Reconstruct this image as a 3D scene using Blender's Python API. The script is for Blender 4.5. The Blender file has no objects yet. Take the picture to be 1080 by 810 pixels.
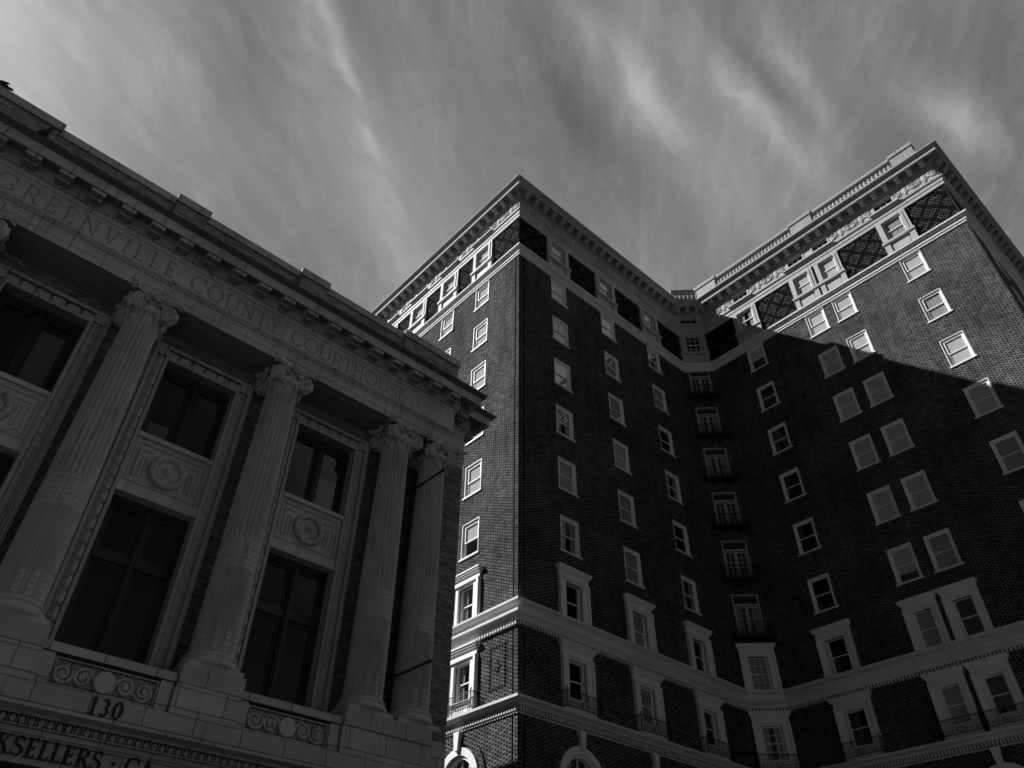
import bpy, math, random
from mathutils import Vector, Matrix
random.seed(7)
sc = bpy.context.scene
col = sc.collection
R = math.radians
PI = math.pi

# ------------------------------------------------------------------ camera
EYE = 1.6
PITCH, ROLL, YAW = R(40.738), R(0.622), R(48.1815)
cam_d = bpy.data.cameras.new('camera')
cam = bpy.data.objects.new('camera', cam_d)
col.objects.link(cam)
fw = Vector((math.cos(PITCH)*math.cos(YAW), math.cos(PITCH)*math.sin(YAW), math.sin(PITCH)))
r0 = Vector((math.sin(YAW), -math.cos(YAW), 0))
u0 = r0.cross(fw)
r2 = r0*math.cos(ROLL) + u0*math.sin(ROLL)
u2 = u0*math.cos(ROLL) - r0*math.sin(ROLL)
cam.matrix_world = Matrix(((r2.x, u2.x, -fw.x, 0), (r2.y, u2.y, -fw.y, 0), (r2.z, u2.z, -fw.z, EYE), (0, 0, 0, 1)))
cam_d.sensor_width = 36
cam_d.lens = 800.9*36/1080
cam_d.clip_end = 3000
cam_d.clip_start = 0.1
sc.camera = cam

# ------------------------------------------------------------------ light
SUN_DIR = Vector((-1.0, 1.13, 1.25)).normalized()      # towards the sun
SUN_EL = math.asin(SUN_DIR.z)
SUN_STRENGTH = 5.0
SKY_STRENGTH = 0.075
EXPOSURE = 0.33
sd = bpy.data.lights.new('sun', 'SUN')
sd.energy = SUN_STRENGTH
sd.angle = R(0.5)
sd.color = (1, 1, 1)
sun = bpy.data.objects.new('sun', sd)
col.objects.link(sun)
sun.rotation_euler = SUN_DIR.to_track_quat('Z', 'Y').to_euler()
sun.location = SUN_DIR*80
sc.view_settings.view_transform = 'Standard'
sc.view_settings.look = 'None'
sc.view_settings.gamma = 1
sc.view_settings.exposure = EXPOSURE
sc.view_settings.use_curve_mapping = False


# ------------------------------------------------------------------ node helper
class X:
    """a value in a node tree, with arithmetic"""
    def __init__(s, nt, sock): s.nt, s.s = nt, sock
    def _m(s, op, *a):
        n = s.nt.nodes.new('ShaderNodeMath'); n.operation = op
        for i, v in enumerate((s,)+a):
            if isinstance(v, X): s.nt.links.new(v.s, n.inputs[i])
            else: n.inputs[i].default_value = v
        return X(s.nt, n.outputs[0])
    def __add__(s, o): return s._m('ADD', o)
    def __sub__(s, o): return s._m('SUBTRACT', o)
    def __mul__(s, o): return s._m('MULTIPLY', o)
    def __truediv__(s, o): return s._m('DIVIDE', o)
    def fl(s): return s._m('FLOOR')
    def fr(s): return s._m('FRACT')
    def lt(s, o): return s._m('LESS_THAN', o)
    def gt(s, o): return s._m('GREATER_THAN', o)
    def mn(s, o): return s._m('MINIMUM', o)
    def mx(s, o): return s._m('MAXIMUM', o)
    def ab(s): return s._m('ABSOLUTE')
    def mod(s, o): return s._m('FLOORED_MODULO', o)
    def exp(s): return s._m('POWER', 1.0) if False else X(s.nt, s._base(2.718281828, s))
    def _base(s, b, e):
        n = s.nt.nodes.new('ShaderNodeMath'); n.operation = 'POWER'
        n.inputs[0].default_value = b; s.nt.links.new(e.s, n.inputs[1])
        return n.outputs[0]
    def inv(s):
        return s*-1.0 + 1.0


def sep(nt, sock):
    n = nt.nodes.new('ShaderNodeSeparateXYZ'); nt.links.new(sock, n.inputs[0])
    return [X(nt, n.outputs[i]) for i in range(3)]


def comb(nt, *v):
    n = nt.nodes.new('ShaderNodeCombineXYZ')
    for i, k in enumerate(v):
        if isinstance(k, X): nt.links.new(k.s, n.inputs[i])
        else: n.inputs[i].default_value = k
    return n.outputs[0]


def noise(nt, vec, scale, detail=4, rough=0.55, dist=0.0):
    n = nt.nodes.new('ShaderNodeTexNoise')
    nt.links.new(vec, n.inputs['Vector'])
    n.inputs['Scale'].default_value = scale
    n.inputs['Detail'].default_value = detail
    n.inputs['Roughness'].default_value = rough
    n.inputs['Distortion'].default_value = dist
    return X(nt, n.outputs[0])


def white(nt, vec):
    n = nt.nodes.new('ShaderNodeTexWhiteNoise'); n.noise_dimensions = '3D'
    nt.links.new(vec, n.inputs['Vector'])
    return X(nt, n.outputs['Value'])


def sstep(nt, x, a, b):
    n = nt.nodes.new('ShaderNodeMapRange'); n.interpolation_type = 'SMOOTHSTEP'
    nt.links.new(x.s, n.inputs[0])
    n.inputs[1].default_value = a; n.inputs[2].default_value = b
    n.inputs[3].default_value = 0; n.inputs[4].default_value = 1
    return X(nt, n.outputs[0])


# ------------------------------------------------------------------ sky with cirrus
world = bpy.data.worlds.new('World')
sc.world = world
world.use_nodes = True
nt = world.node_tree
nt.nodes.clear()
sky = nt.nodes.new('ShaderNodeTexSky')
sky.sky_type = 'NISHITA'
sky.sun_disc = False
sky.sun_elevation = SUN_EL
sky.sun_rotation = math.atan2(SUN_DIR.x, SUN_DIR.y)
sky.air_density = 0.8
sky.altitude = 2500
sky.dust_density = 0.2
bw = nt.nodes.new('ShaderNodeSeparateColor')     # black-and-white film behind a red filter
nt.links.new(sky.outputs[0], bw.inputs[0])
tc = nt.nodes.new('ShaderNodeTexCoord')
dx, dy, dz = sep(nt, tc.outputs['Generated'])
dzc = dz.mx(0.06)
px, py = dx/dzc, dy/dzc                                  # position on the cloud deck overhead
pv = comb(nt, px, py, 0.0)
warp = noise(nt, pv, 1.3, 2, 0.5) - 0.5
warp2 = noise(nt, comb(nt, px+7.3, py, 2.0), 6.0, 5, 0.65) - 0.5


def fibres(ang, stretch, scale, seed, w1, w2):
    """streaky noise drawn out along one wind direction on the cloud deck"""
    c, s_ = math.cos(R(ang)), math.sin(R(ang))
    a = px*c + py*s_
    b = px*-s_ + py*c
    return noise(nt, comb(nt, a*scale/stretch + warp2*w2, b*scale + warp*w1 + warp2*w2, seed), 1.0, 7, 0.6)


fa = fibres(30, 4.5, 9.0, 1.0, 2.0, 0.6)
fb = fibres(8, 3.5, 14.0, 4.0, 2.5, 1.1)
fc_ = fibres(55, 2.2, 5.0, 9.0, 1.5, 0.5)
soft = noise(nt, comb(nt, px*1.3, py*1.3, 5.0), 1.4, 3, 0.5)


def band(cx, cy, ang, ln, wd, amp, wob=0.05):
    c, s_ = math.cos(R(ang)), math.sin(R(ang))
    qx, qy = px-cx, py-cy
    a = qx*c + qy*s_
    b = qx*-s_ + qy*c + warp*wob + warp2*wob*0.6
    g = ((a*a)*(-1/ln**2) + (b*b)*(-1/wd**2)).exp()
    return g*amp


# cx, cy, heading, length, width, amount, wander: trails of cirrus on the deck
BANDS = [(.17, .535, 38, .15, .012, 1.5, .02), (.10, .515, 50, .10, .030, .9, .06), (.50, .285, 6, .20, .032, 1.9, .04),
         (.60, .187, -2, .22, .024, 1.8, .03), (.63, .118, 8, .12, .015, 1.5, .03), (.84, .01, -15, .13, .034, 1.5, .06), (.30, .66, 40, .2, .04, .7, .08)]
VEIL = [(-.30, .82, 60, .42, .28, 4.6, .10), (.95, .95, 40, .8, .40, 1.0, .2), (.25, .62, 35, .40, .20, .9, .12), (.62, .24, 0, .4, .11, .7, .1)]
GAPS = [(.43, .365, 12, .14, .040, .5, .08), (.60, .152, 0, .08, .012, .7, .02), (.76, -.10, 20, .25, .09, .5, .1), (.06, .63, 45, .12, .05, .5, .08)]
cl = None
for bnd in BANDS:
    g = band(*bnd)
    cl = g if cl is None else cl + g
cl = cl*(sstep(nt, fb, .36, .66)*0.8 + fa*0.65)
for bnd in VEIL: cl = cl + band(*bnd)*(fa*0.8+0.6)
cl = cl + (fa-0.42).mx(0.0)*1.7 + (fc_-0.45).mx(0.0)*1.0 + (soft-0.40).mx(0.0)*0.8
for bnd in GAPS: cl = cl - band(*bnd)
skyl = X(nt, bw.outputs[0])
ahead = sstep(nt, px*0.5 + py*0.85, -0.60, 0.15)
fine = fibres(42, 3.0, 34.0, 6.0, 3.0, 2.2)
fine2 = fibres(15, 2.2, 22.0, 8.0, 2.0, 1.6)
cl = cl + (fine-0.5).mx(0.0)*(fc_-0.3).mx(0.0)*9.0 + (fine2-0.52).mx(0.0)*(soft-0.25).mx(0.0)*5.0
fill_cloud = band(1.25, -1.05, -40, 0.9, .45, 10.0, .25)*(fa*0.9+fc_*0.9)  # bright cloud added out of view behind the camera to fill the shaded faces
lum = skyl.mn(5.0)*0.30 + fill_cloud + (cl + (px*0.75 + py*0.65)*1.15 + 0.34)*ahead
hz = nt.nodes.new('ShaderNodeCombineColor')
for i in range(3): nt.links.new(lum.s, hz.inputs[i])
bg = nt.nodes.new('ShaderNodeBackground')
nt.links.new(hz.outputs[0], bg.inputs[0])
bg.inputs[1].default_value = SKY_STRENGTH
wo = nt.nodes.new('ShaderNodeOutputWorld')
nt.links.new(bg.outputs[0], wo.inputs[0])


# ------------------------------------------------------------------ materials
def mat(name, rough=0.8, spec=0.3, build=None, base=0.5, bump=0.0, bscale=30):
    m = bpy.data.materials.new(name); m.use_nodes = True
    t = m.node_tree
    b = t.nodes['Principled BSDF']
    b.inputs['Roughness'].default_value = rough
    b.inputs['Specular IOR Level'].default_value = spec
    b.inputs['Base Color'].default_value = (base, base, base, 1)
    if build:
        v, h, hd = build(t)
        c = t.nodes.new('ShaderNodeCombineColor')
        for i in range(3): t.links.new(v.s, c.inputs[i])
        t.links.new(c.outputs[0], b.inputs['Base Color'])
        if h is not None:
            bp = t.nodes.new('ShaderNodeBump')
            bp.inputs['Distance'].default_value = hd
            bp.inputs['Strength'].default_value = 1.0
            t.links.new(h.s, bp.inputs['Height'])
            t.links.new(bp.outputs[0], b.inputs['Normal'])
    return m


def wallcoords(t):
    g = t.nodes.new('ShaderNodeNewGeometry')
    x, y, z = sep(t, g.outputs['Position'])
    nx, ny, nz = sep(t, g.outputs['True Normal'])
    u = x*(ny*-1.0) + y*nx
    return g.outputs['Position'], u, z, nz, x, y


def flemish(t, lo=0.013, st=0.116, mort=0.076, ch=0.076, L=0.32, patch=True):
    pos, u, z, nz, x, y = wallcoords(t)
    row = (z/ch).fl()
    uu = u/L + row.mod(2.0)*0.5
    f = uu.fr()
    head = f.lt(0.335)
    rnd = white(t, comb(t, uu.fl()*2.0+head, row, 3.0))
    fz = (z/ch).fr()
    m1 = f.lt(0.036); m2 = (f-0.353).ab().lt(0.018); m3 = fz.lt(0.14)
    mo = m1.mx(m2).mx(m3)
    big = noise(t, pos, 0.35, 5, 0.6)
    mid = noise(t, pos, 2.5, 4, 0.6)
    tone = (head*(lo-st)+st)*(rnd*0.8+0.60)
    v = tone*mo.inv() + mo*mort
    run = noise(t, comb(t, x*3.0, y*3.0, z*0.22), 1.0, 4, 0.6)
    v = v*((big-0.5)*1.5 + (mid-0.5)*0.7 + (run-0.5)*0.9 + 1.0).mx(0.35)
    return v, mo.inv()*0.7 + rnd*0.4 + head*-0.45, 0.022


def running(t, a=0.19, mort=0.07, ch=0.076, L=0.215):
    pos, u, z, nz, x, y = wallcoords(t)
    row = (z/ch).fl()
    uu = u/L + row.mod(2.0)*0.5
    f = uu.fr(); fz = (z/ch).fr()
    rnd = white(t, comb(t, uu.fl(), row, 1.0))
    mo = f.lt(0.05).mx(fz.lt(0.15))
    big = noise(t, pos, 0.5, 5, 0.6)
    v = ((rnd*0.7+0.65)*a*mo.inv() + mo*mort)*(big*0.9+0.55)
    return v, mo.inv()*0.8+rnd*0.2, 0.012


def diaper(t):
    """patterned brickwork: dark lattice around lighter dotted lozenges"""
    pos, u, z, nz, x, y = wallcoords(t)
    uq = (u/0.107).fl()*0.107; zq = (z/0.075).fl()*0.075
    a = (uq/1.2 + zq/1.35).fr(); b = (uq/1.2 - zq/1.35).fr()
    lat = a.lt(0.26).mx(b.lt(0.26))
    cen = (a-0.63).ab().lt(0.12).mn((b-0.63).ab().lt(0.12))
    chk = ((u/0.107).fl() + (z/0.15).fl()).mod(2.0)
    rnd = white(t, comb(t, (u/0.107).fl(), (z/0.075).fl(), 1.0))
    mo = (z/0.075).fr().lt(0.16).mx((u/0.107).fr().lt(0.13))
    v = (lat*-0.040+0.048 + cen*-0.02)*(chk*1.1+0.25)*(rnd*1.2+0.4)
    v = v*mo.inv() + mo*0.012
    return v, lat*-1.0 + mo*-0.3 + chk*0.3, 0.03


def stone(base, var=0.35, streak=0.35, jx=0.0, jz=0.0, off=0.0, joint=0.68):
    def f(t):
        pos, u, z, nz, x, y = wallcoords(t)
        n1 = noise(t, pos, 1.3, 6, 0.62)
        n2 = noise(t, comb(t, x*7.0, y*7.0, z*0.55), 1.0, 4, 0.6)      # runs washed down the face
        n3 = noise(t, pos, 22.0, 3, 0.6)
        v = (n1-0.5)*2*var*0.8 + (n3-0.5)*var*0.7 + 1.0 - sstep(t, n2, 0.55, 0.75)*streak
        v = v*base
        h = n3*0.4
        if jx:
            row = ((z-off)/jz).fl()
            uu = u/jx + row.mod(2.0)*0.5
            rnd = white(t, comb(t, uu.fl(), row, 2.0))
            jo = ((uu.fr()*jx).lt(0.020)).mx((((z-off)/jz).fr()*jz).lt(0.020))
            v = v*(rnd*0.26+0.87)*(jo*-joint+1.0)
            h = h + jo*-1.0
        return v, h, 0.006
    return f


def plain(base, var=0.25, sc_=6.0):
    def f(t):
        pos, u, z, nz, x, y = wallcoords(t)
        n1 = noise(t, pos, sc_, 5, 0.6)
        return ((n1-0.5)*2*var+1.0)*base, None, 0
    return f


M = {}
M['brick_dark'] = mat('flemish_brick', 0.95, 0.02, flemish)
M['diaper'] = mat('patterned_brick', 0.95, 0.02, diaper)
M['terracotta'] = mat('white_terracotta', 0.6, 0.3, stone(0.40, 0.22, 0.30, 1.55, 40.0, -3.0, 0.35))
M['carved'] = mat('carved_terracotta', 0.65, 0.3, stone(0.38, 0.30, 0.25))
M['weathered'] = mat('weathered_terracotta', 0.7, 0.25, stone(0.32, 0.35, 0.45, 1.55, 40.0, -3.0, 0.35))
M['trim'] = mat('painted_trim', 0.5, 0.35, stone(0.80, 0.14, 0.22))
M['belt'] = mat('belt_stone', 0.65, 0.2, stone(0.66, 0.22, 0.35, 1.55, 40.0, -3.0, 0.35))
M['ashlar'] = mat('grey_ashlar', 0.9, 0.06, stone(0.38, 0.30, 0.30, 0.98, 0.45, 0.48))
M['limestone'] = mat('grey_limestone', 0.9, 0.06, stone(0.41, 0.32, 0.42, 0.75, 40.0, -3.0))
M['frieze_stone'] = mat('frieze_stone', 0.9, 0.06, stone(0.45, 0.20, 0.22, 1.1, 40.0, -3.0, 0.3))
M['shaft'] = mat('column_stone', 0.9, 0.06, stone(0.44, 0.30, 0.38))
M['shade_dirt'] = mat('shade_dirt_letter', 0.9, 0.1, plain(0.26, 0.35, 9.0))  # raised letters; darker tone paints in the shade and dirt of cut strokes
M['black'] = mat('black_letter', 0.6, 0.3, plain(0.012, 0.3))
M['brick_grey'] = mat('running_brick', 0.95, 0.05, running)
M['brick_light'] = mat('parapet_brick', 0.95, 0.05, lambda t: running(t, 0.30, 0.09))
M['iron'] = mat('black_iron', 0.5, 0.4, plain(0.02, 0.3))
M['sash_dark'] = mat('dark_sash', 0.5, 0.35, plain(0.030, 0.3, 3.0))
M['lead'] = mat('weathered_lead', 0.6, 0.3, plain(0.07, 0.5, 3.0))
M['blind'] = mat('window_blind', 0.9, 0.1, plain(0.58, 0.15, 2.0))
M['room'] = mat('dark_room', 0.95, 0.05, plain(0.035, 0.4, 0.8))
M['roofing'] = mat('roofing_felt', 0.9, 0.1, plain(0.08, 0.3, 2.0))
M['asphalt'] = mat('asphalt', 0.9, 0.2, plain(0.036, 0.35, 8.0))
M['paving'] = mat('concrete_paving', 0.85, 0.2, plain(0.14, 0.3, 3.0))
M['paint'] = mat('road_paint', 0.7, 0.2, plain(0.75, 0.1))
M['feather'] = mat('feathers', 0.8, 0.2, plain(0.045, 0.5, 25.0))


def curtain(t):
    pos, u, z, nz, x, y = wallcoords(t)
    n = noise(t, comb(t, u*9.0, z*0.5, 0.0), 1.0, 3, 0.5)
    return (n*0.4+0.40)*0.6, n, 0.05


M['curtain'] = mat('window_curtain', 0.9, 0.1, curtain)


def glass_mat(name, tint, f0=0.08, wavy=0.002):
    m = bpy.data.materials.new(name); m.use_nodes = True
    t = m.node_tree; t.nodes.clear()
    tr = t.nodes.new('ShaderNodeBsdfTransparent'); tr.inputs[0].default_value = (tint, tint, tint, 1)
    gl = t.nodes.new('ShaderNodeBsdfGlossy'); gl.inputs['Roughness'].default_value = 0.015
    gl.inputs[0].default_value = (1, 1, 1, 1)
    g = t.nodes.new('ShaderNodeNewGeometry')
    dt = t.nodes.new('ShaderNodeVectorMath'); dt.operation = 'DOT_PRODUCT'
    t.links.new(g.outputs['Incoming'], dt.inputs[0]); t.links.new(g.outputs['True Normal'], dt.inputs[1])
    facing = X(t, dt.outputs['Value']).ab().inv()
    fr = facing._m('POWER', 5.0)*(1-f0) + f0
    n = noise(t, g.outputs['Position'], 1.6, 2, 0.5)
    bp = t.nodes.new('ShaderNodeBump'); bp.inputs['Distance'].default_value = wavy*20
    bp.inputs['Strength'].default_value = 0.06
    t.links.new(n.s, bp.inputs['Height'])
    t.links.new(bp.outputs[0], gl.inputs['Normal'])
    mx = t.nodes.new('ShaderNodeMixShader')
    t.links.new(fr.s, mx.inputs[0]); t.links.new(tr.outputs[0], mx.inputs[1]); t.links.new(gl.outputs[0], mx.inputs[2])
    o = t.nodes.new('ShaderNodeOutputMaterial'); t.links.new(mx.outputs[0], o.inputs[0])
    return m


M['glass'] = glass_mat('window_glass', 0.88, 0.085)
M['glass_dark'] = glass_mat('old_dark_glass', 0.45, 0.11, 0.003)


# ------------------------------------------------------------------ mesh helper
class MB:
    def __init__(s): s.v = []; s.f = []; s.sm = []
    def add(s, vs, fs, smooth=False, mtx=None):
        o = len(s.v)
        s.v += [tuple(mtx @ Vector(p)) for p in vs] if mtx is not None else [tuple(p) for p in vs]
        s.f += [tuple(i+o for i in q) for q in fs]
        s.sm += [smooth]*len(fs)
        return s
    def box(s, x0, x1, y0, y1, z0, z1, mtx=None):
        vs = [(x0, y0, z0), (x1, y0, z0), (x1, y1, z0), (x0, y1, z0), (x0, y0, z1), (x1, y0, z1), (x1, y1, z1), (x0, y1, z1)]
        return s.add(vs, [(0, 3, 2, 1), (4, 5, 6, 7), (0, 1, 5, 4), (1, 2, 6, 5), (2, 3, 7, 6), (3, 0, 4, 7)], False, mtx)
    def lathe(s, prof, n=24, c=(0, 0), smooth=True, mtx=None, cap=True):
        vs = []; fs = []
        for (r, z) in prof:
            for i in range(n):
                a = 2*PI*i/n
                vs.append((c[0]+r*math.cos(a), c[1]+r*math.sin(a), z))
        for j in range(len(prof)-1):
            for i in range(n):
                k = (i+1) % n
                fs.append((j*n+i, j*n+k, (j+1)*n+k, (j+1)*n+i))
        if cap:
            fs.append(tuple(reversed(range(n))))
            fs.append(tuple((len(prof)-1)*n+i for i in range(n)))
        return s.add(vs, fs, smooth, mtx)
    def ball(s, c, rx, ry, rz, n=8, m=5, mtx=None):
        vs = [(c[0], c[1], c[2]-rz)]; fs = []
        for j in range(1, m):
            p = -PI/2+PI*j/m
            for i in range(n):
                a = 2*PI*i/n
                vs.append((c[0]+rx*math.cos(p)*math.cos(a), c[1]+ry*math.cos(p)*math.sin(a), c[2]+rz*math.sin(p)))
        vs.append((c[0], c[1], c[2]+rz)); L = len(vs)-1
        for i in range(n):
            k = (i+1) % n
            fs.append((0, 1+k, 1+i)); fs.append((L, L-n+i, L-n+k))
            for j in range(m-2):
                fs.append((1+j*n+i, 1+j*n+k, 1+(j+1)*n+k, 1+(j+1)*n+i))
        return s.add(vs, fs, True, mtx)
    def tube(s, pts, rad, n=6, mtx=None, smooth=True, flat=1.0, axis=None):
        pts = [Vector(p) for p in pts]
        rads = rad if isinstance(rad, (list, tuple)) else [rad]*len(pts)
        vs = []; fs = []
        for i, p in enumerate(pts):
            t = (pts[min(i+1, len(pts)-1)] - pts[max(i-1, 0)]).normalized()
            a = Vector(axis) if axis else (Vector((0, 0, 1)) if abs(t.z) < 0.9 else Vector((1, 0, 0)))
            e1 = t.cross(a).normalized(); e2 = t.cross(e1).normalized()
            for k in range(n):
                q = 2*PI*k/n
                vs.append(p + e1*math.cos(q)*rads[i] + e2*math.sin(q)*rads[i]*flat)
        for i in range(len(pts)-1):
            for k in range(n):
                l = (k+1) % n
                fs.append((i*n+k, i*n+l, (i+1)*n+l, (i+1)*n+k))
        fs.append(tuple(reversed(range(n)))); fs.append(tuple((len(pts)-1)*n+k for k in range(n)))
        return s.add(vs, fs, smooth, mtx)
    def prism(s, poly, y0, y1, mtx=None):
        """polygon in x,z pushed from y0 (front) to y1"""
        n = len(poly)
        vs = [(x, y0, z) for x, z in poly] + [(x, y1, z) for x, z in poly]
        fs = [tuple(range(n)), tuple(reversed(range(n, 2*n)))]
        fs += [(i, i+n, (i+1) % n+n, (i+1) % n) for i in range(n)]
        return s.add(vs, fs, False, mtx)
    def torus(s, c, Rr, r, axis='y', n=28, m=8, mtx=None, bump=None):
        vs = []; fs = []
        for i in range(n):
            a = 2*PI*i/n
            rr = r*(1+(bump(a) if bump else 0))
            for j in range(m):
                b = 2*PI*j/m
                q = Rr+rr*math.cos(b)
                if axis == 'y': vs.append((c[0]+q*math.cos(a), c[1]+rr*math.sin(b), c[2]+q*math.sin(a)))
                else: vs.append((c[0]+q*math.cos(a), c[1]+q*math.sin(a), c[2]+rr*math.sin(b)))
        for i in range(n):
            for j in range(m):
                k, l = (i+1) % n, (j+1) % m
                fs.append((i*m+j, k*m+j, k*m+l, i*m+l))
        return s.add(vs, fs, True, mtx)
    def mesh(s, name, material):
        me = bpy.data.meshes.new(name)
        me.from_pydata(s.v, [], s.f)
        me.polygons.foreach_set('use_smooth', s.sm)
        me.materials.append(material)
        me.update()
        import bmesh
        b = bmesh.new(); b.from_mesh(me)
        bmesh.ops.recalc_face_normals(b, faces=b.faces)
        b.to_mesh(me); b.free()
        return me
    def build(s, name, material, parent=None, loc=None):
        o = bpy.data.objects.new(name, s.mesh(name, material))
        col.objects.link(o)
        if parent is not None:
            o.parent = parent
            if loc is None and parent.type == 'EMPTY':
                p = parent.location
                loc = (-p.x, -p.y, -p.z)
        if loc is not None: o.location = loc
        return o


def tag(o, label, cat, group=None):
    o['label'] = label; o['category'] = cat
    if group: o['group'] = group
    return o


def empty(name, loc, label, cat, rz=0, group=None):
    o = bpy.data.objects.new(name, None); col.objects.link(o)
    o.empty_display_size = 0.5
    o.location = loc; o.rotation_euler = (0, 0, rz)
    return tag(o, label, cat, group)


def place_tree(tree, parent, loc, rz=0.0):
    """tree = (name, mesh, [subtrees]); links one object per entry"""
    name, me, kids = tree
    o = bpy.data.objects.new(name, me); col.objects.link(o)
    o.parent = parent; o.location = loc; o.rotation_euler = (0, 0, rz)
    for k in kids:
        c = bpy.data.objects.new(k[0], k[1]); col.objects.link(c)
        c.parent = o
        if len(k) > 3: c.location = k[3]
    return o


def offset_path(path, e, closed=True):
    """outward = right-hand side of travel, mitred"""
    n = len(path); out = []
    for i in range(n):
        p = Vector(path[i]); a = Vector(path[i-1]) if (closed or i) else None
        b = Vector(path[(i+1) % n]) if (closed or i < n-1) else None
        d1 = (p-a).normalized() if a is not None else None
        d2 = (b-p).normalized() if b is not None else None
        if d1 is None: d1 = d2
        if d2 is None: d2 = d1
        n1 = Vector((d1.y, -d1.x)); n2 = Vector((d2.y, -d2.x))
        k = (n1+n2); k = k/max(1e-6, k.dot(n1)) if k.length > 1e-6 else n1
        out.append(p + k*e)
    return out


def sweep(path, prof, closed=True, mb=None):
    mb = mb or MB()
    rings = [[(p.x, p.y, z) for p in offset_path(path, e, closed)] for e, z in prof]
    n = len(path); vs = [v for r_ in rings for v in r_]; fs = []
    for j in range(len(prof)-1):
        for i in range(n if closed else n-1):
            k = (i+1) % n
            fs.append((j*n+i, j*n+k, (j+1)*n+k, (j+1)*n+i))
    mb.add(vs, fs)
    return mb


def spiral(cx, cz, r, turns, a0, sgn=1, n=26, inner=0.12, y=0.0):
    pts = []
    for i in range(n+1):
        t = i/n
        rr = r*(1-t*(1-inner)); a = a0 + sgn*2*PI*turns*t
        pts.append((cx+rr*math.cos(a), y, cz+rr*math.sin(a)))
    return pts


# ------------------------------------------------------------------ ground
def struct(name, mb, m):
    o = mb.build(name, m); o['kind'] = 'structure'; return o


struct('ground', MB().add([(-700, -700, 0), (700, -700, 0), (700, 700, 0), (-700, 700, 0)], [(0, 1, 2, 3)]), M['asphalt'])
sw = MB()
sw.box(-60, 13.6, 10.2, 60, -0.2, 0.13); sw.box(18.6, 90, -1.0, 90, -0.2, 0.13); sw.box(-60, 90, -14.0, 1.2, -0.2, 0.128)
sw.v = [v for v in sw.v]
sw = MB(); sw.box(-60, 13.6, 10.2, 60, -0.2, 0.13); sw.box(17.9, 90, 8.2, 90, -0.2, 0.13); sw.box(-60, 34, -14.0, 2.6, -0.2, 0.13); sw.box(34.4, 90, -14, 8.1, -0.2, 0.13)
struct('sidewalk', sw, M['paving'])
rp = MB()
for i in range(14):
    rp.add([(-40+i*5, 6.3, 0.004), (-37+i*5, 6.3, 0.004), (-37+i*5, 6.45, 0.004), (-40+i*5, 6.45, 0.004)], [(0, 1, 2, 3)])
struct('road_marking', rp, M['paint'])

# ================================================================== HOTEL
XH, YH, XR, YE = 19.79, 21.58, 36.89, 2.6
CA, CB = Vector((35.45, 21.58)), Vector((36.89, 20.10))
hotel = empty('hotel_building', (XH, YH, 0), 'tall dark brick hotel with white trimmed sash windows, balustrade and two wings', 'hotel')
BACKX, BACKY = 60.0, 46.0
FOOT = [(XH, BACKY), (XH, YH), (CA.x, CA.y), (CB.x, CB.y), (XR, YE), (BACKX, YE), (BACKX, BACKY)]
FACE = {'L': ((XH, BACKY), (XH, YH)), 'D': ((XH, YH), tuple(CA)), 'C': (tuple(CA), tuple(CB)), 'R': (tuple(CB), (XR, YE)), 'E': ((XR, YE), (BACKX, YE))}
CM = (CA+CB)/2; CT = (CB-CA).normalized()


def spot(face, c):
    """world x,y and z-rotation of a point on a face; c is the world coordinate along it"""
    a, b = Vector(FACE[face][0]), Vector(FACE[face][1])
    t = (b-a).normalized(); rz = math.atan2(t.y, t.x)
    if face in 'LR': return (a.x, c, rz)
    if face in 'DE': return (c, a.y, rz)
    return (CM.x+CT.x*c, CM.y+CT.y*c, rz)


def hplace(tree, face, c, z, dy=0.0):
    x, y, rz = spot(face, c)
    o = place_tree(tree, hotel, (x-XH-math.sin(rz)*dy, y-YH+math.cos(rz)*dy, z), rz)
    k = {'framed_window': 0.872, 'attic_window': 0.905, 'frieze_window': 0.94, 'balconette': 0.92}.get(tree[0])
    if k and face == 'R' and c in (12.30, 10.43): o.scale.x = k
    return o


COLS = {'L': [24.95, 28.40, 31.85, 35.3], 'D': [23.05, 27.50, 32.05], 'C': [0.0], 'R': [16.76, 12.30, 10.43, 5.97], 'E': [40.3, 44.8]}
ROWTOP = lambda k: 40.39-3.35*k
# ---- wall with openings
holes = {k: [] for k in FACE}
for fc, cs in COLS.items():
    for c in cs:
        if fc == 'C':
            for k in range(1, 7): holes[fc].append((c, 1.43, 40.52-3.35*k-2.5, 40.52-3.35*k))
        else:
            for k in range(1, 7): holes[fc].append((c, 1.23, ROWTOP(k)-1.9, ROWTOP(k)-0.01))
        holes[fc].append((c, 1.18, 38.98, 40.56))
        holes[fc].append((c, 1.28, 41.72, 42.48))
        holes[fc].append((c, 1.06, 15.2, 16.92))
        holes[fc].append((c, 1.06, 11.88, 13.5))


ARCHES = dict(COLS, R=[16.76, 11.365, 5.97])          # the paired windows share one arch
for fc, cs in ARCHES.items():
    for c in cs: holes[fc].append((c, 2.0, 4.4, 9.93))


def to_s(face, c):
    a, b = Vector(FACE[face][0]), Vector(FACE[face][1])
    if face == 'C': return (CM-a).length + c
    t = (b-a).normalized()
    return (c-a.y)*t.y if face in 'LR' else (c-a.x)*t.x


wall = MB()
ZT = 43.0


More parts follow.
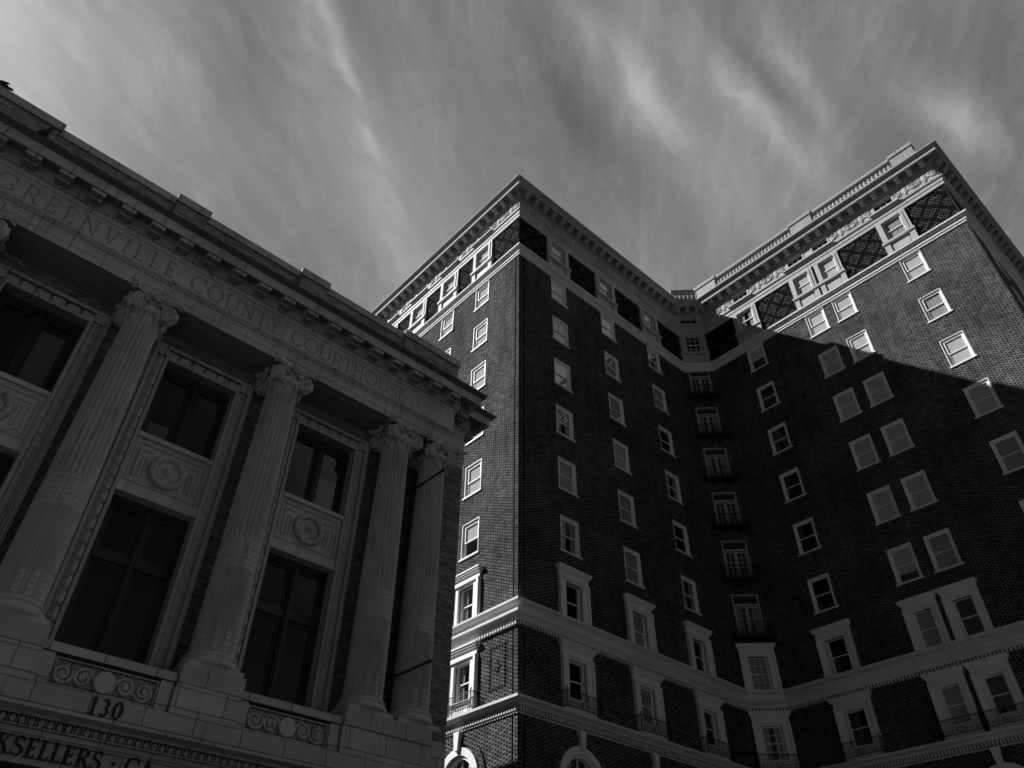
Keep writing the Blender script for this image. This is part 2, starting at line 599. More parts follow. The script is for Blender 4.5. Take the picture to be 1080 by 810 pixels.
def wall_face(a, b, hs, mb, z0, z1, depth=0.34):
    a, b = Vector(a), Vector(b); Ln = (b-a).length; t = (b-a)/Ln; inw = Vector((-t.y, t.x))
    P = lambda s_, z, d=0.0: (a.x+t.x*s_+inw.x*d, a.y+t.y*s_+inw.y*d, z)
    us = sorted({0.0, Ln} | {h[0] for h in hs} | {h[1] for h in hs})
    zs = sorted({z0, z1} | {h[2] for h in hs} | {h[3] for h in hs})
    for i in range(len(us)-1):
        um = (us[i]+us[i+1])/2
        run = None
        for j in range(len(zs)-1):
            zm = (zs[j]+zs[j+1])/2
            solid = not any(h[0] < um < h[1] and h[2] < zm < h[3] for h in hs)
            if solid:
                if run is None: run = zs[j]
                end = zs[j+1]
            if (not solid or j == len(zs)-2) and run is not None:
                mb.add([P(us[i], run), P(us[i+1], run), P(us[i+1], end), P(us[i], end)], [(0, 1, 2, 3)])
                run = None
    for h in hs:
        q = [(h[0], h[2]), (h[1], h[2]), (h[1], h[3]), (h[0], h[3])]
        for i in range(4):
            (s0, a0), (s1, a1) = q[i], q[(i+1) % 4]
            mb.add([P(s0, a0), P(s1, a1), P(s1, a1, depth), P(s0, a0, depth)], [(0, 1, 2, 3)])


for fc in FACE:
    a, b = FACE[fc]
    hs = []
    for (c, w, z0, z1) in holes[fc]:
        s_ = to_s(fc, c); hs.append((s_-w/2, s_+w/2, z0, z1))
    if fc == 'L': b = (XH, YH+0.36)
    if fc == 'D':
        a = (XH+0.36, YH); hs = [(h[0]-0.36, h[1]-0.36, h[2], h[3]) for h in hs]
    wall_face(a, b, hs, wall, 0, ZT)
# raked corner: groove and corner roll of brick
g_ = 0.09
CP = [(XH, YH+0.36), (XH+g_, YH+0.36), (XH+g_, YH+0.27), (XH, YH+0.27), (XH, YH+0.04), (XH+0.04, YH), (XH+0.27, YH), (XH+0.27, YH+g_), (XH+0.36, YH+g_), (XH+0.36, YH)]
for i in range(len(CP)-1): wall_face(CP[i], CP[i+1], [], wall, 0, ZT)
wall_face((BACKX, YE), (BACKX, BACKY), [], wall, 0, ZT); wall_face((BACKX, BACKY), (XH, BACKY), [], wall, 0, ZT)
# fill the shoulders of the ground-floor arches
def arch_fill(fc, c, mb):
    x, y, rz = spot(fc, c)
    m_ = Matrix.Translation((x, y, 0)) @ Matrix.Rotation(rz, 4, 'Z')
    for sgn in (-1, 1):
        poly = [(sgn*1.0, 9.93)] + [(sgn*math.cos(t_)*1.0, 8.9+math.sin(t_)*1.0) for t_ in [PI/2*i/10 for i in range(10)]] + [(sgn*0.02, 9.93)]
        mb.prism(poly, 0.003, 0.33, m_)
for fc, cs in ARCHES.items():
    for c in cs: arch_fill(fc, c, wall)
wall.build('brick_wall', M['brick_dark'], hotel)
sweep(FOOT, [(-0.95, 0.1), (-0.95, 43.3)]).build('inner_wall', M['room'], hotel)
rf = offset_path(FOOT, -0.02)
MB().add([(p.x, p.y, 43.42) for p in rf], [tuple(range(len(rf)))]).build('roof', M['roofing'], hotel)

# ---- belts, frieze and cornice
def dentils(path, e0, e1, z0, z1, step, wd, mb, skip_back=True):
    n = len(path)
    for i in range(n):
        a, b = Vector(path[i]), Vector(path[(i+1) % n]); L_ = (b-a).length
        if skip_back and i >= 5: continue
        t = (b-a)/L_; rz = math.atan2(t.y, t.x)
        k = int(L_/step)
        if i == 0: rng = range(int((L_-18)/step), k+1)
        elif i == 4: rng = range(0, int(16/step))
        else: rng = range(k+1)
        for j in rng:
            s_ = (L_-k*step)/2 + j*step
            if s_ < 0.0 or s_ > L_: continue
            m_ = Matrix.Translation((a.x+t.x*s_, a.y+t.y*s_, 0)) @ Matrix.Rotation(rz, 4, 'Z')
            mb.box(-wd/2, wd/2, -e1, -e0, z0, z1, m_)


b1 = sweep(FOOT, [(-0.05, 14.30), (0.16, 14.30), (0.18, 14.36), (0.26, 14.46), (0.35, 14.54), (0.36, 14.60), (0.34, 14.66), (0.20, 14.70), (0.17, 14.80), (0.20, 14.90), (0.36, 14.97), (0.41, 15.0), (0.41, 15.10), (-0.05, 15.17)])
dentils(FOOT, -0.02, 0.13, 14.15, 14.31, 0.17, 0.085, b1)
b1.build('belt_course', M['belt'], hotel)
b2 = sweep(FOOT, [(-0.05, 10.74), (0.04, 10.74), (0.04, 10.80), (-0.01, 10.80), (-0.01, 11.0), (0.14, 11.03), (0.18, 11.10), (0.30, 11.17), (0.37, 11.2), (0.37, 11.3), (-0.05, 11.38)])
dentils(FOOT, 0.0, 0.12, 10.82, 10.99, 0.15, 0.075, b2)
b2.build('belt_course', M['belt'], hotel)
sweep(FOOT, [(-0.05, 37.05), (0.06, 37.05), (0.07, 37.15), (0.12, 37.2), (0.12, 37.38), (0.24, 37.47), (0.31, 37.54), (0.31, 37.65), (-0.05, 37.74)]).build('belt_course', M['belt'], hotel)
fz = sweep(FOOT, [(-0.05, 40.62), (0.10, 40.62), (0.10, 40.88), (0.14, 40.9), (0.14, 41.14), (0.22, 41.2), (0.24, 41.32), (0.04, 41.36), (0.04, 41.7)])
fz.build('architrave', M['terracotta'], hotel)
# frieze wall (white) with its small window openings
fr = MB()
for fc in FACE:
    a, b = FACE[fc]
    op = offset_path([a, b], 0.04, False)
    hs = []
    d0 = (Vector(b)-Vector(a)).length
    for c in COLS[fc]:
        s_ = to_s(fc, c); hs.append((s_-0.64, s_+0.64, 41.72, 42.48))
    wall_face(tuple(op[0]), tuple(op[1]), hs, fr, 41.701, 42.7, 0.03)
fr.box(XH-0.04, XH+0.02, YH-0.04, YH+0.02, 41.3, 42.7)
fr.build('frieze', M['carved'], hotel)
cr = sweep(FOOT, [(-0.05, 42.62), (0.10, 42.62), (0.12, 42.70), (0.12, 42.88), (0.20, 42.92), (0.22, 43.24), (0.62, 43.24), (0.62, 42.96), (0.69, 42.96), (0.69, 43.20), (0.74, 43.22), (0.78, 43.3), (0.88, 43.38), (0.90, 43.40), (0.90, 43.47), (0.1, 43.52), (-0.3, 43.53)])
dentils(FOOT, 0.10, 0.19, 42.72, 42.86, 0.17, 0.10, cr)
cornice = cr.build('cornice', M['weathered'], hotel)
bk = MB(); bk.box(-0.16, 0.16, -0.63, -0.18, 42.90, 43.25); bk.box(-0.14, 0.14, -0.52, -0.18, 42.80, 42.90); bk.box(-0.14, 0.14, -0.36, -0.18, 42.70, 42.80)
bk_me = bk.mesh('bracket', M['terracotta'])
for fc, lim in (('L', (21.6, 39.5)), ('D', None), ('C', None), ('R', None), ('E', (36.9, 52))):
    a, b = Vector(FACE[fc][0]), Vector(FACE[fc][1]); L_ = (b-a).length; t = (b-a)/L_
    n = max(1, round(L_/0.78))
    for i in range(n):
        s_ = (i+0.5)*L_/n
        p = a+t*s_
        if lim and not (lim[0] < (p.y if fc == 'L' else p.x) < lim[1]): continue
        o = bpy.data.objects.new('bracket', bk_me); col.objects.link(o); o.parent = cornice
        o.location = (p.x, p.y, 0); o.rotation_euler = (0, 0, math.atan2(t.y, t.x))

# ---- balustrade on the roof edge: pedestals with runs of balusters
BAL0 = 43.5
def bal_run(face, s0, s1, off, top):
    a, b = Vector(FACE[face][0]), Vector(FACE[face][1]); t = (b-a).normalized(); rz = math.atan2(t.y, t.x)
    m_ = Matrix.Translation((a.x, a.y, 0)) @ Matrix.Rotation(rz, 4, 'Z')
    mb = MB(); zb, zt = top-0.94, top-0.22
    mb.box(s0, s1, -0.14-off, 0.20-off, BAL0, zb, m_)
    mb.box(s0, s1, -0.16-off, 0.22-off, zt, top, m_)
    n = max(2, int((s1-s0)/0.27))
    for i in range(n):
        s_ = s0+(i+0.5)*(s1-s0)/n
        mb.lathe([(0.055, zb), (0.09, zb+0.04), (0.06, zb+0.1), (0.10, zb+0.26), (0.095, zb+0.36), (0.05, zb+0.56), (0.085, zb+0.66), (0.085, zt)], 8, (s_, 0.03-off), True, m_, False)
    mb.build('balustrade', M['weathered'], hotel)
def bal_ped(face, s0, s1, off, top):
    a, b = Vector(FACE[face][0]), Vector(FACE[face][1]); t = (b-a).normalized(); rz = math.atan2(t.y, t.x)
    m_ = Matrix.Translation((a.x, a.y, 0)) @ Matrix.Rotation(rz, 4, 'Z')
    mb = MB(); zt = top+0.06
    mb.box(s0, s1, -0.22-off, 0.28-off, BAL0, zt-1.04, m_); mb.box(s0+0.05, s1-0.05, -0.18-off, 0.24-off, zt-1.04, zt-0.26, m_)
    mb.box(s0-0.03, s1+0.03, -0.26-off, 0.32-off, zt-0.26, zt, m_)
    mb.build('balustrade_pedestal', M['weathered'], hotel)
LL = BACKY-YH
for fc, peds in (('L', [(LL-16.2, LL-14.0), (LL-9.4, LL-7.2), (LL-2.6, LL-0.05)]), ('D', [(0.22, 2.3), (6.2, 8.4), (13.0, 15.4)]), ('C', []),
                 ('R', [(0.02, 1.85), (8.2, 9.9), (15.6, 17.15)]), ('E', [(1.2, 3.2), (8.0, 10.0)])):
    a, b = Vector(FACE[fc][0]), Vector(FACE[fc][1]); L_ = (b-a).length
    off, top = (-0.45, 44.80) if fc in 'LD' else (0.02, 45.34)
    if fc == 'C': bal_run('C', 0.1, L_-0.1, 0.02, 45.34); continue
    for q in peds: bal_ped(fc, *q, off, top+(0.16 if fc in 'LD' else 0))
    for q, w in zip(peds[:-1], peds[1:]): bal_run(fc, q[1]+0.03, w[0]-0.03, off, top)

# ---- window kits
def frame_boxes(mb, w, z0, z1, t, y0, y1):
    mb.box(-w/2, -w/2+t, y0, y1, z0, z1); mb.box(w/2-t, w/2, y0, y1, z0, z1)
    mb.box(-w/2+t, w/2-t, y0, y1, z0, z0+t); mb.box(-w/2+t, w/2-t, y0, y1, z1-t, z1)


def sash_mesh(w, z0, z1, y, mun=(0, 0), t=0.05, m='trim'):
    mb = MB(); frame_boxes(mb, w, z0, z1, t, y, y+0.030)
    for i in range(1, mun[0]):
        x = -w/2+w*i/mun[0]; mb.box(x-0.013, x+0.013, y+0.004, y+0.026, z0+t, z1-t)
    for i in range(1, mun[1]):
        z = z0+(z1-z0)*i/mun[1]; mb.box(-w/2+t, w/2-t, y+0.005, y+0.025, z-0.013, z+0.013)
    return mb.mesh('sash', M[m])


def pane_mesh(w, z0, zm, z1, y):
    mb = MB()
    mb.add([(-w/2, y+0.015, zm), (w/2, y+0.015, zm), (w/2, y+0.015, z1), (-w/2, y+0.015, z1)], [(0, 1, 2, 3)])
    mb.add([(-w/2, y+0.047, z0), (w/2, y+0.047, z0), (w/2, y+0.047, zm), (-w/2, y+0.047, zm)], [(0, 1, 2, 3)])
    return mb.mesh('pane', M['glass'])


def blind_mesh(w, z0, z1, y, m='blind'):
    return MB().box(-w/2, w/2, y, y+0.012, z0, z1).mesh(m, M[m])


def kit(casing, w, z0, z1, y, mun=(0, 0)):
    """sub-parts of a double-hung window of opening w, z0..z1"""
    zm = (z0+z1)/2
    base = [('sash', sash_mesh(w-0.01, zm-0.03, z1-0.002, y, mun)), ('sash', sash_mesh(w-0.01, z0+0.002, zm+0.03, y+0.032, mun)), ('pane', pane_mesh(w-0.08, z0+0.03, zm, z1-0.03, y))]
    full = ('blind', blind_mesh(w-0.04, z0+0.01, z1-0.005, y+0.070))
    half = ('blind', blind_mesh(w-0.04, zm-0.05, z1-0.005, y+0.070))
    most = ('blind', blind_mesh(w-0.04, z0+0.45, z1-0.005, y+0.070))
    cur = MB(); cur.box(-w/2+0.02, -w*0.14, y+0.085, y+0.10, z0+0.01, z1-0.005); cur.box(w*0.16, w/2-0.02, y+0.085, y+0.10, z0+0.01, z1-0.005)
    cur = ('curtain', cur.mesh('curtain', M['curtain']))
    sheer = ('curtain', MB().box(-w/2+0.02, w/2-0.02, y+0.088, y+0.10, z0+0.01, z1-0.005).mesh('curtain', M['curtain']))
    return {v: base+k for v, k in (('none', []), ('full', [full]), ('half', [half]), ('most', [most]), ('cur', [cur]), ('sheer', [sheer]))}


T3 = lambda name, me, kids: (name, me, [(n_, m_, []) for n_, m_ in kids])
# plain
mb = MB()
for s_ in (-1, 1):
    x0, x1 = sorted((s_*0.59, s_*0.625)); mb.box(x0, x1, -0.012, 0.26, 0.08, 1.915)
    x0, x1 = sorted((s_*0.50, s_*0.59)); mb.box(x0, x1, 0.07, 0.24, 0.08, 1.88)
mb.box(-0.59, 0.59, -0.012, 0.26, 1.88, 1.915); mb.box(-0.50, 0.50, 0.07, 0.24, 1.79, 1.88); mb.box(-0.70, 0.70, -0.07, 0.24, 0.0, 0.08)
CASE = mb.mesh('window', M['trim']); WK = kit(CASE, 1.0, 0.085, 1.788, 0.075)
# attic
mb = MB()
for s_ in (-1, 1):
    x0, x1 = sorted((s_*0.60, s_*0.93)); mb.box(x0, x1, -0.14, 0.12, 38.78-38, 40.619-38)
    x0, x1 = sorted((s_*0.60, s_*0.76)); mb.box(x0, x1, -0.18, -0.14, 38.78-38, 40.50-38)
    x0, x1 = sorted((s_*0.62, s_*0.95)); mb.box(x0, x1, -0.17, 0.12, -0.26, 38.60-38)
mb.box(-0.60, 0.60, -0.14, 0.24, 40.50-38, 40.619-38); mb.box(-1.02, 1.02, -0.26, 0.22, 38.60-38, 38.78-38)
mb.box(-0.62, 0.62, -0.07, 0.12, -0.26, 38.60-38); mb.box(-0.5, 0.5, -0.09, -0.07, -0.1, 0.5)
mb.box(-0.60, -0.53, -0.02, 0.24, 38.78-38, 40.5-38); mb.box(0.53, 0.60, -0.02, 0.24, 38.78-38, 40.5-38)
ATT = mb.mesh('attic_window', M['terracotta']); AK = kit(ATT, 1.06, 0.99-0.2, 2.5, 0.0); AKM = kit(ATT, 1.06, 0.79, 2.5, 0.0, (3, 2))
# frieze light
mb = MB()
frame_boxes(mb, 1.42, 41.66-41, 42.54-41, 0.13, -0.075, 0.2)
mb.box(-0.98, 0.98, -0.36, 0.1, 41.34-41, 41.44-41); mb.box(-0.90, 0.90, -0.29, 0.1, 41.26-41, 41.34-41)
for x in (-0.2, 0.2): mb.box(x-0.02, x+0.02, 0.05, 0.1, 41.79-41, 42.41-41)
mb.box(-0.58, 0.58, 0.04, 0.09, 42.25-41, 42.41-41)
FRW = mb.mesh('frieze_window', M['terracotta'])
fpane = ('pane', MB().add([(-0.58, 0.12, 0.78), (0.58, 0.12, 0.78), (0.58, 0.12, 1.42), (-0.58, 0.12, 1.42)], [(0, 1, 2, 3)]).mesh('pane', M['glass']))
# framed windows of the two lower storeys
def framed(lift, name):
    mb = MB(); zo0, zo1 = lift+0.03, lift+1.62 if lift else 1.75
    for s_ in (-1, 1):
        x0, x1 = sorted((s_*0.53, s_*0.925)); mb.box(x0, x1, -0.11, 0.14, 0.0, zo1+0.40)
        x0, x1 = sorted((s_*0.80, s_*0.93)); mb.box(x0, x1, -0.19, -0.11, 0.0, zo1+0.16)
        x0, x1 = sorted((s_*0.47, s_*0.53)); mb.box(x0, x1, 0.05, 0.26, zo0, zo1)
    mb.box(-0.80, 0.80, -0.19, -0.11, zo1+0.09, zo1+0.16)
    mb.box(-0.53, 0.53, -0.11, 0.24, zo1, zo1+0.40)
    mb.box(-0.94, 0.94, -0.14, 0.10, zo1+0.40, zo1+0.43); mb.box(-0.98, 0.98, -0.20, 0.10, zo1+0.43, zo1+0.50); mb.box(-1.03, 1.03, -0.25, 0.10, zo1+0.50, zo1+0.58); mb.box(-1.06, 1.06, -0.30, 0.10, zo1+0.58, zo1+0.64)
    if lift:
        mb.box(-0.53, 0.53, -0.08, 0.14, 0.0, lift-0.06); mb.box(-0.62, 0.62, -0.17, 0.2, lift-0.06, lift+0.03)
    else: mb.box(-0.53, 0.53, -0.14, 0.2, 0.0, 0.03)
    me = mb.mesh(name, M['trim'])
    return me, kit(me, 0.94, zo0+0.005, zo1-0.005, 0.10), kit(me, 0.94, zo0+0.005, zo1-0.005, 0.10, (3, 2))
FW7, K7, K7M = framed(0, 'framed_window'); FW8, K8, K8M = framed(0.46, 'framed_window')
# balconette rails
def rail(w, d, h, n_front, z0=0.0, ring=True):
    mb = MB(); y0, y1 = -d, -0.02
    mb.box(-w/2, w/2, y0-0.014, y0+0.014, z0+h-0.03, z0+h); mb.box(-w/2, w/2, y0-0.012, y0+0.012, z0+0.06, z0+0.085)
    for s_ in (-1, 1):
        mb.box(s_*w/2-0.014, s_*w/2+0.014, y0, y1, z0+h-0.032, z0+h-0.002); mb.box(s_*w/2-0.012, s_*w/2+0.012, y0, y1, z0+0.062, z0+0.083)
        mb.tube([(s_*w/2, y0, z0), (s_*(w/2+0.015), y0, z0+h*0.5), (s_*w/2, y0, z0+h+0.05)], 0.022, 5)
        mb.ball((s_*w/2, y0, z0+h+0.07), 0.035, 0.035, 0.045)
        for k in range(3):
            y = y0+(k+0.7)*d/3.4; mb.box(s_*w/2-0.008, s_*w/2+0.008, y-0.008, y+0.008, z0, z0+h-0.02)
    for i in range(n_front):
        x = -w/2+(i+0.5)*w/n_front
        if ring and abs(x) < 0.12: continue
        mb.box(x-0.009, x+0.009, y0-0.008, y0+0.008, z0, z0+h-0.02)
        if i % 2: mb.torus((x, y0, z0+h*0.3), 0.045, 0.010, 'y', 8, 4)
    if ring: mb.torus((0, y0, z0+h*0.34), 0.13, 0.016, 'y', 14, 5); mb.torus((0, y0, z0+h*0.34), 0.06, 0.012, 'y', 10, 4)
    return mb
RAIL = ('balconette', rail(1.95, 0.36, 0.68, 18).mesh('balconette', M['iron']), [])
# french doors with iron balconies in the chamfer
mb = MB(); frame_boxes(mb, 1.45, 0.0, 2.52, 0.075, -0.02, 0.25); mb.box(-0.65, 0.65, -0.03, 0.20, 1.86, 1.96)
FD = mb.mesh('french_door', M['terracotta'])
def leaf(s_):
    mb = MB(); x0, x1 = sorted((s_*0.004, s_*0.645)); y = 0.1
    mb.box(x0, x0+0.09, y, y+0.05, 0.02, 1.86); mb.box(x1-0.09, x1, y, y+0.05, 0.02, 1.86)
    mb.box(x0+0.09, x1-0.09, y, y+0.05, 0.02, 0.30); mb.box(x0+0.09, x1-0.09, y, y+0.05, 1.78, 1.86)
    xc = (x0+x1)/2; mb.box(xc-0.02, xc+0.02, y+0.006, y+0.044, 0.30, 1.78)
    for k in range(1, 5):
        z = 0.30+1.48*k/5; mb.box(x0+0.09, x1-0.09, y+0.008, y+0.042, z-0.012, z+0.012)
    return ('door_leaf', mb.mesh('door_leaf', M['terracotta']))
fd_p = MB()
for z0, z1 in ((0.3, 1.78), (1.97, 2.44)): fd_p.add([(-0.62, 0.13, z0), (0.62, 0.13, z0), (0.62, 0.13, z1), (-0.62, 0.13, z1)], [(0, 1, 2, 3)])
FDK = [leaf(-1), leaf(1), ('pane', fd_p.mesh('pane', M['glass']))]
fd_c = MB(); fd_c.box(-0.6, -0.34, 0.22, 0.24, 0.03, 1.8); fd_c.box(0.3, 0.6, 0.22, 0.24, 0.03, 1.8)
fd_c = ('curtain', fd_c.mesh('curtain', M['curtain']))
mb = rail(1.95, 0.58, 0.70, 20)
mb.box(-1.0, 1.0, -0.62, 0.02, -0.10, 0.0); mb.box(-0.94, 0.94, -0.56, 0.02, -0.14, -0.10)
for x in (-0.45, 0.45): mb.prism([(x-0.05, -0.14), (x+0.05, -0.14), (x+0.05, -0.42), (x-0.05, -0.42)], -0.02, -0.16); mb.box(x-0.045, x+0.045, -0.46, -0.02, -0.22, -0.141)
BALC = ('balcony', mb.mesh('balcony', M['iron']), [])
# arched ground-floor windows
mb = MB()
def ring_arc(mb, ro, ri, y0, y1, cz=8.9, n=18):
    for i in range(n):
        a0, a1 = PI*i/n, PI*(i+1)/n
        mb.prism([(math.cos(a0)*ri, cz+math.sin(a0)*ri), (math.cos(a0)*ro, cz+math.sin(a0)*ro), (math.cos(a1)*ro, cz+math.sin(a1)*ro), (math.cos(a1)*ri, cz+math.sin(a1)*ri)], y0, y1)
ring_arc(mb, 1.26, 0.98, -0.10, 0.2); ring_arc(mb, 0.98, 0.86, 0.0, 0.25)
for s_ in (-1, 1):
    x0, x1 = sorted((s_*0.98, s_*1.26)); mb.box(x0, x1, -0.10, 0.2, 4.4, 8.9)
    x0, x1 = sorted((s_*0.86, s_*0.98)); mb.box(x0, x1, 0.0, 0.25, 4.4, 8.9)
mb.box(-1.4, 1.4, -0.2, 0.2, 4.2, 4.4)
ARW = mb.mesh('arched_window', M['trim'])
key = MB(); key.prism([(-0.10, 10.02), (0.10, 10.02), (0.17, 10.719), (-0.17, 10.719)], -0.22, 0.05); key = ('keystone', key.mesh('keystone', M['trim']))
sh = MB()
for x in (-0.45, 0.0, 0.45): sh.box(x-0.03, x+0.03, 0.16, 0.21, 4.4, 9.72)
for z in (5.6, 6.8, 8.0, 8.9): sh.box(-0.86, 0.86, 0.165, 0.205, z-0.03, z+0.03)
sh = ('sash', sh.mesh('sash', M['trim']))
apn = MB(); apn.prism([(-0.9, 4.4), (0.9, 4.4)]+[(0.9*math.cos(PI*i/16), 8.9+0.9*math.sin(PI*i/16)) for i in range(17)], 0.225, 0.235); apn = ('pane', apn.mesh('pane', M['glass']))
hd = MB(); ring_arc(hd, 1.62, 1.36, -0.07, 0.05); HOOD = ('brick_arch', hd.mesh('brick_arch', M['brick_dark']))

# ---- hang the windows
BL = {('L', 0): ['full', 'full', 'full', 'full', 'full', 'half'], ('L', 1): ['full', 'full', 'half', 'full', 'full', 'half'], ('L', 2): ['full']*6, ('L', 3): ['half']*6,
      ('D', 0): ['sheer', 'sheer', 'sheer', 'cur', 'sheer', 'cur'], ('D', 1): ['sheer', 'sheer', 'sheer', 'full', 'sheer', 'sheer'], ('D', 2): ['cur', 'sheer', 'none', 'cur', 'none', 'cur'],
      ('R', 0): ['half', 'none', 'none', 'none', 'none', 'none'], ('R', 1): ['full', 'full', 'full', 'full', 'full', 'most'], ('R', 2): ['full', 'full', 'full', 'full', 'full', 'sheer'],
      ('R', 3): ['full', 'sheer', 'full', 'full', 'sheer', 'full'], ('E', 0): ['full', 'half']*3, ('E', 1): ['half', 'full']*3}
for fc, cs in COLS.items():
    for i, c in enumerate(cs):
        for k in range(1, 7):
            if fc == 'C':
                z = 40.52-3.35*k-2.5
                hplace(T3('french_door', FD, FDK+([fd_c] if k in (2, 3, 6) else [])), fc, c, z-0.006)
                hplace(BALC, fc, c, z)
            else:
                hplace(T3('window', CASE, WK[BL[(fc, i)][k-1]]), fc, c, ROWTOP(k)-1.91)
        ak = AKM if fc == 'C' else AK
        kind = {'L': 'full', 'D': 'sheer', 'C': 'none', 'R': ('cur', 'full', 'full', 'sheer')[i % 4], 'E': 'full'}[fc]
        hplace(T3('attic_window', ATT, ak[kind]), fc, c, 38)
        hplace(T3('frieze_window', FRW, [fpane]), fc, c, 41)
        k7, k8 = (K7M, K8M) if fc == 'C' else (K7, K8)
        hplace(T3('framed_window', FW7, k7['sheer' if (fc, i) in (('D', 1), ('R', 1), ('C', 0)) else ('cur' if fc in 'LC' else 'none')]), fc, c, 15.173)
        hplace(T3('framed_window', FW8, k8['sheer' if (fc, i) in (('D', 1), ('R', 1)) else ('cur' if fc in 'LC' else 'none')]), fc, c, 11.385)
        hplace(RAIL, fc, c, 11.39)

for fc, cs in ARCHES.items():
    for c in cs: hplace(T3('arched_window', ARW, [key, sh, apn, HOOD]), fc, c, 0)

# ---- brick panels of the attic storey
def panel(fc, c0, c1, z0, z1, m='diaper', y=-0.012):
    x, y_, rz = spot(fc, (c0+c1)/2)
    w = abs(c1-c0); mb = MB(); mb.box(-w/2, w/2, y, 0.05, z0, z1)
    mb.build('brick_panel', M[m], hotel, (x-XH, y_-YH, 0)).rotation_euler = (0, 0, rz)
edges = {'L': [21.62] + COLS['L'] + [39], 'D': [XH+0.04] + COLS['D'] + [35.43], 'R': [20.06] + COLS['R'] + [YE+0.05], 'E': [XR+0.05] + COLS['E'] + [50]}
for fc, es in edges.items():
    for i in range(len(es)-1):
        a, b = es[i], es[i+1]; sg = 1 if b > a else -1
        a2 = a if i == 0 else a+sg*0.96; b2 = b if i == len(es)-2 else b-sg*0.96
        if (b2-a2)*sg > 0.3: panel(fc, a2, b2, 37.76, 40.615)
# panels framed by projecting headers between the two belts
def dot_panel(fc, c0, c1, z0=11.95, z1=13.6):
    x, y_, rz = spot(fc, (c0+c1)/2); w = abs(c1-c0); mb = MB()
    n = max(3, int(w/0.16)); m_ = int((z1-z0)/0.15)
    for i in range(n+1):
        u = -w/2+w*i/n
        for z in (z0, z1): mb.box(u-0.035, u+0.035, -0.05, 0.03, z-0.04, z+0.04)
    for j in range(1, m_):
        z = z0+(z1-z0)*j/m_
        for u in (-w/2, w/2): mb.box(u-0.04, u+0.04, -0.05, 0.03, z-0.035, z+0.035)
    mb.box(-w/2-0.05, w/2+0.05, -0.012, 0.03, z0-0.05, z1+0.05)
    mb.box(-0.06, 0.06, -0.06, 0.03, (z0+z1)/2-0.2, (z0+z1)/2+0.2); mb.box(-0.18, -0.06, -0.055, 0.03, (z0+z1)/2-0.05, (z0+z1)/2+0.05); mb.box(0.06, 0.18, -0.055, 0.03, (z0+z1)/2-0.05, (z0+z1)/2+0.05)
    mb.build('brick_panel', M['brick_dark'], hotel, (x-XH, y_-YH, 0)).rotation_euler = (0, 0, rz)
for fc, es in (('L', [21.55, 24.95, 28.4]), ('D', [XH, 23.05, 27.5, 32.05, 35.5]), ('R', [20.2, 16.76, 12.3]), ('R', [10.43, 5.97, YE])):
    for a, b in zip(es[:-1], es[1:]):
        sg = 1 if b > a else -1; lo, hi = sorted((a, b)); m_ = (lo+hi)/2; w = hi-lo
        hw = min(0.62 if fc == 'L' else 0.75, w/2-1.25) if w > 3.2 else 0.4
        sh_ = -0.45 if (fc == 'L' and lo < 22) else (-0.4 if fc == 'D' and lo < 20 else 0)
        if fc == 'D' and hi > 35: sh_ = 0.3
        if fc == 'R' and lo < 3: sh_ = -0.3
        dot_panel(fc, m_+sh_-max(hw, 0.4), m_+sh_+max(hw, 0.4))

# ---- relief cartouches along the frieze
ca = MB()
ca.ball((0, 0, 0), 0.20, 0.10, 0.30, 14, 8); ca.torus((0, -0.03, 0), 0.27, 0.045, 'y', 20, 6)
for s_ in (-1, 1):
    ca.tube(spiral(s_*0.42, 0.14, 0.19, 1.4, 0 if s_ < 0 else PI, s_, y=-0.05), 0.035, 5, axis=(0, 1, 0))
    ca.tube(spiral(s_*0.40, -0.20, 0.16, 1.3, 0 if s_ < 0 else PI, -s_, y=-0.05), 0.03, 5, axis=(0, 1, 0))
    ca.tube([(s_*x, -0.06, -0.30+0.9*(x-0.62)**2*2.0-0.02) for x in (0.2, 0.32, 0.45, 0.6, 0.75)], [0.03, 0.05, 0.06, 0.05, 0.03], 6)
    for _ in range(9):
        ca.ball((s_*random.uniform(0.24, 0.68), -0.02, random.uniform(-0.38, 0.38)), random.uniform(0.04, 0.09), 0.07, random.uniform(0.04, 0.09), 6, 4)
    ca.ball((s_*0.66, -0.02, 0.30), 0.06, 0.06, 0.10); ca.ball((s_*0.60, -0.02, 0.02), 0.10, 0.05, 0.05)
ca.ball((0, -0.04, 0.36), 0.14, 0.08, 0.09); ca.ball((0, -0.04, -0.36), 0.10, 0.07, 0.08)
ca.v = [(x, y*0.7, z) for x, y, z in ca.v]
CART = ('cartouche', ca.mesh('cartouche', M['carved']), [])
for fc, es in edges.items():
    for i in range(len(es)-1):
        a, b = es[i], es[i+1]; lo, hi = sorted((a, b))
        lo2 = lo+(0.80 if lo in COLS[fc] else 0.05); hi2 = hi-(0.80 if hi in COLS[fc] else 0.05)
        w = hi2-lo2
        if w < 1.0: continue
        n = 2 if w > 2.1 else 1
        for k in range(n): hplace(CART, fc, lo2+(k+0.5)*w/n, 42.05, -0.04)

# ================================================================== COURTHOUSE
XL, XRR = -4.48, 12.38
YF, YP, YW = 15.5, 16.12, 16.55
XA, XB = -3.55, 11.45
court = empty('courthouse_building', (3.95, YF, 0), 'grey stone and brick courthouse with fluted ionic columns and lettered frieze', 'courthouse', 0.008)
CF = [(XL, 44), (XL, YP), (XA, YP), (XA, YF), (XB, YF), (XB, YP), (XRR, YP), (XRR, 44)]
BAYS = [0.11, 3.95, 7.75]
CCOL = [-3.15, -1.85, 2.05, 5.9, 9.68, 11.05]
AX = 15.92
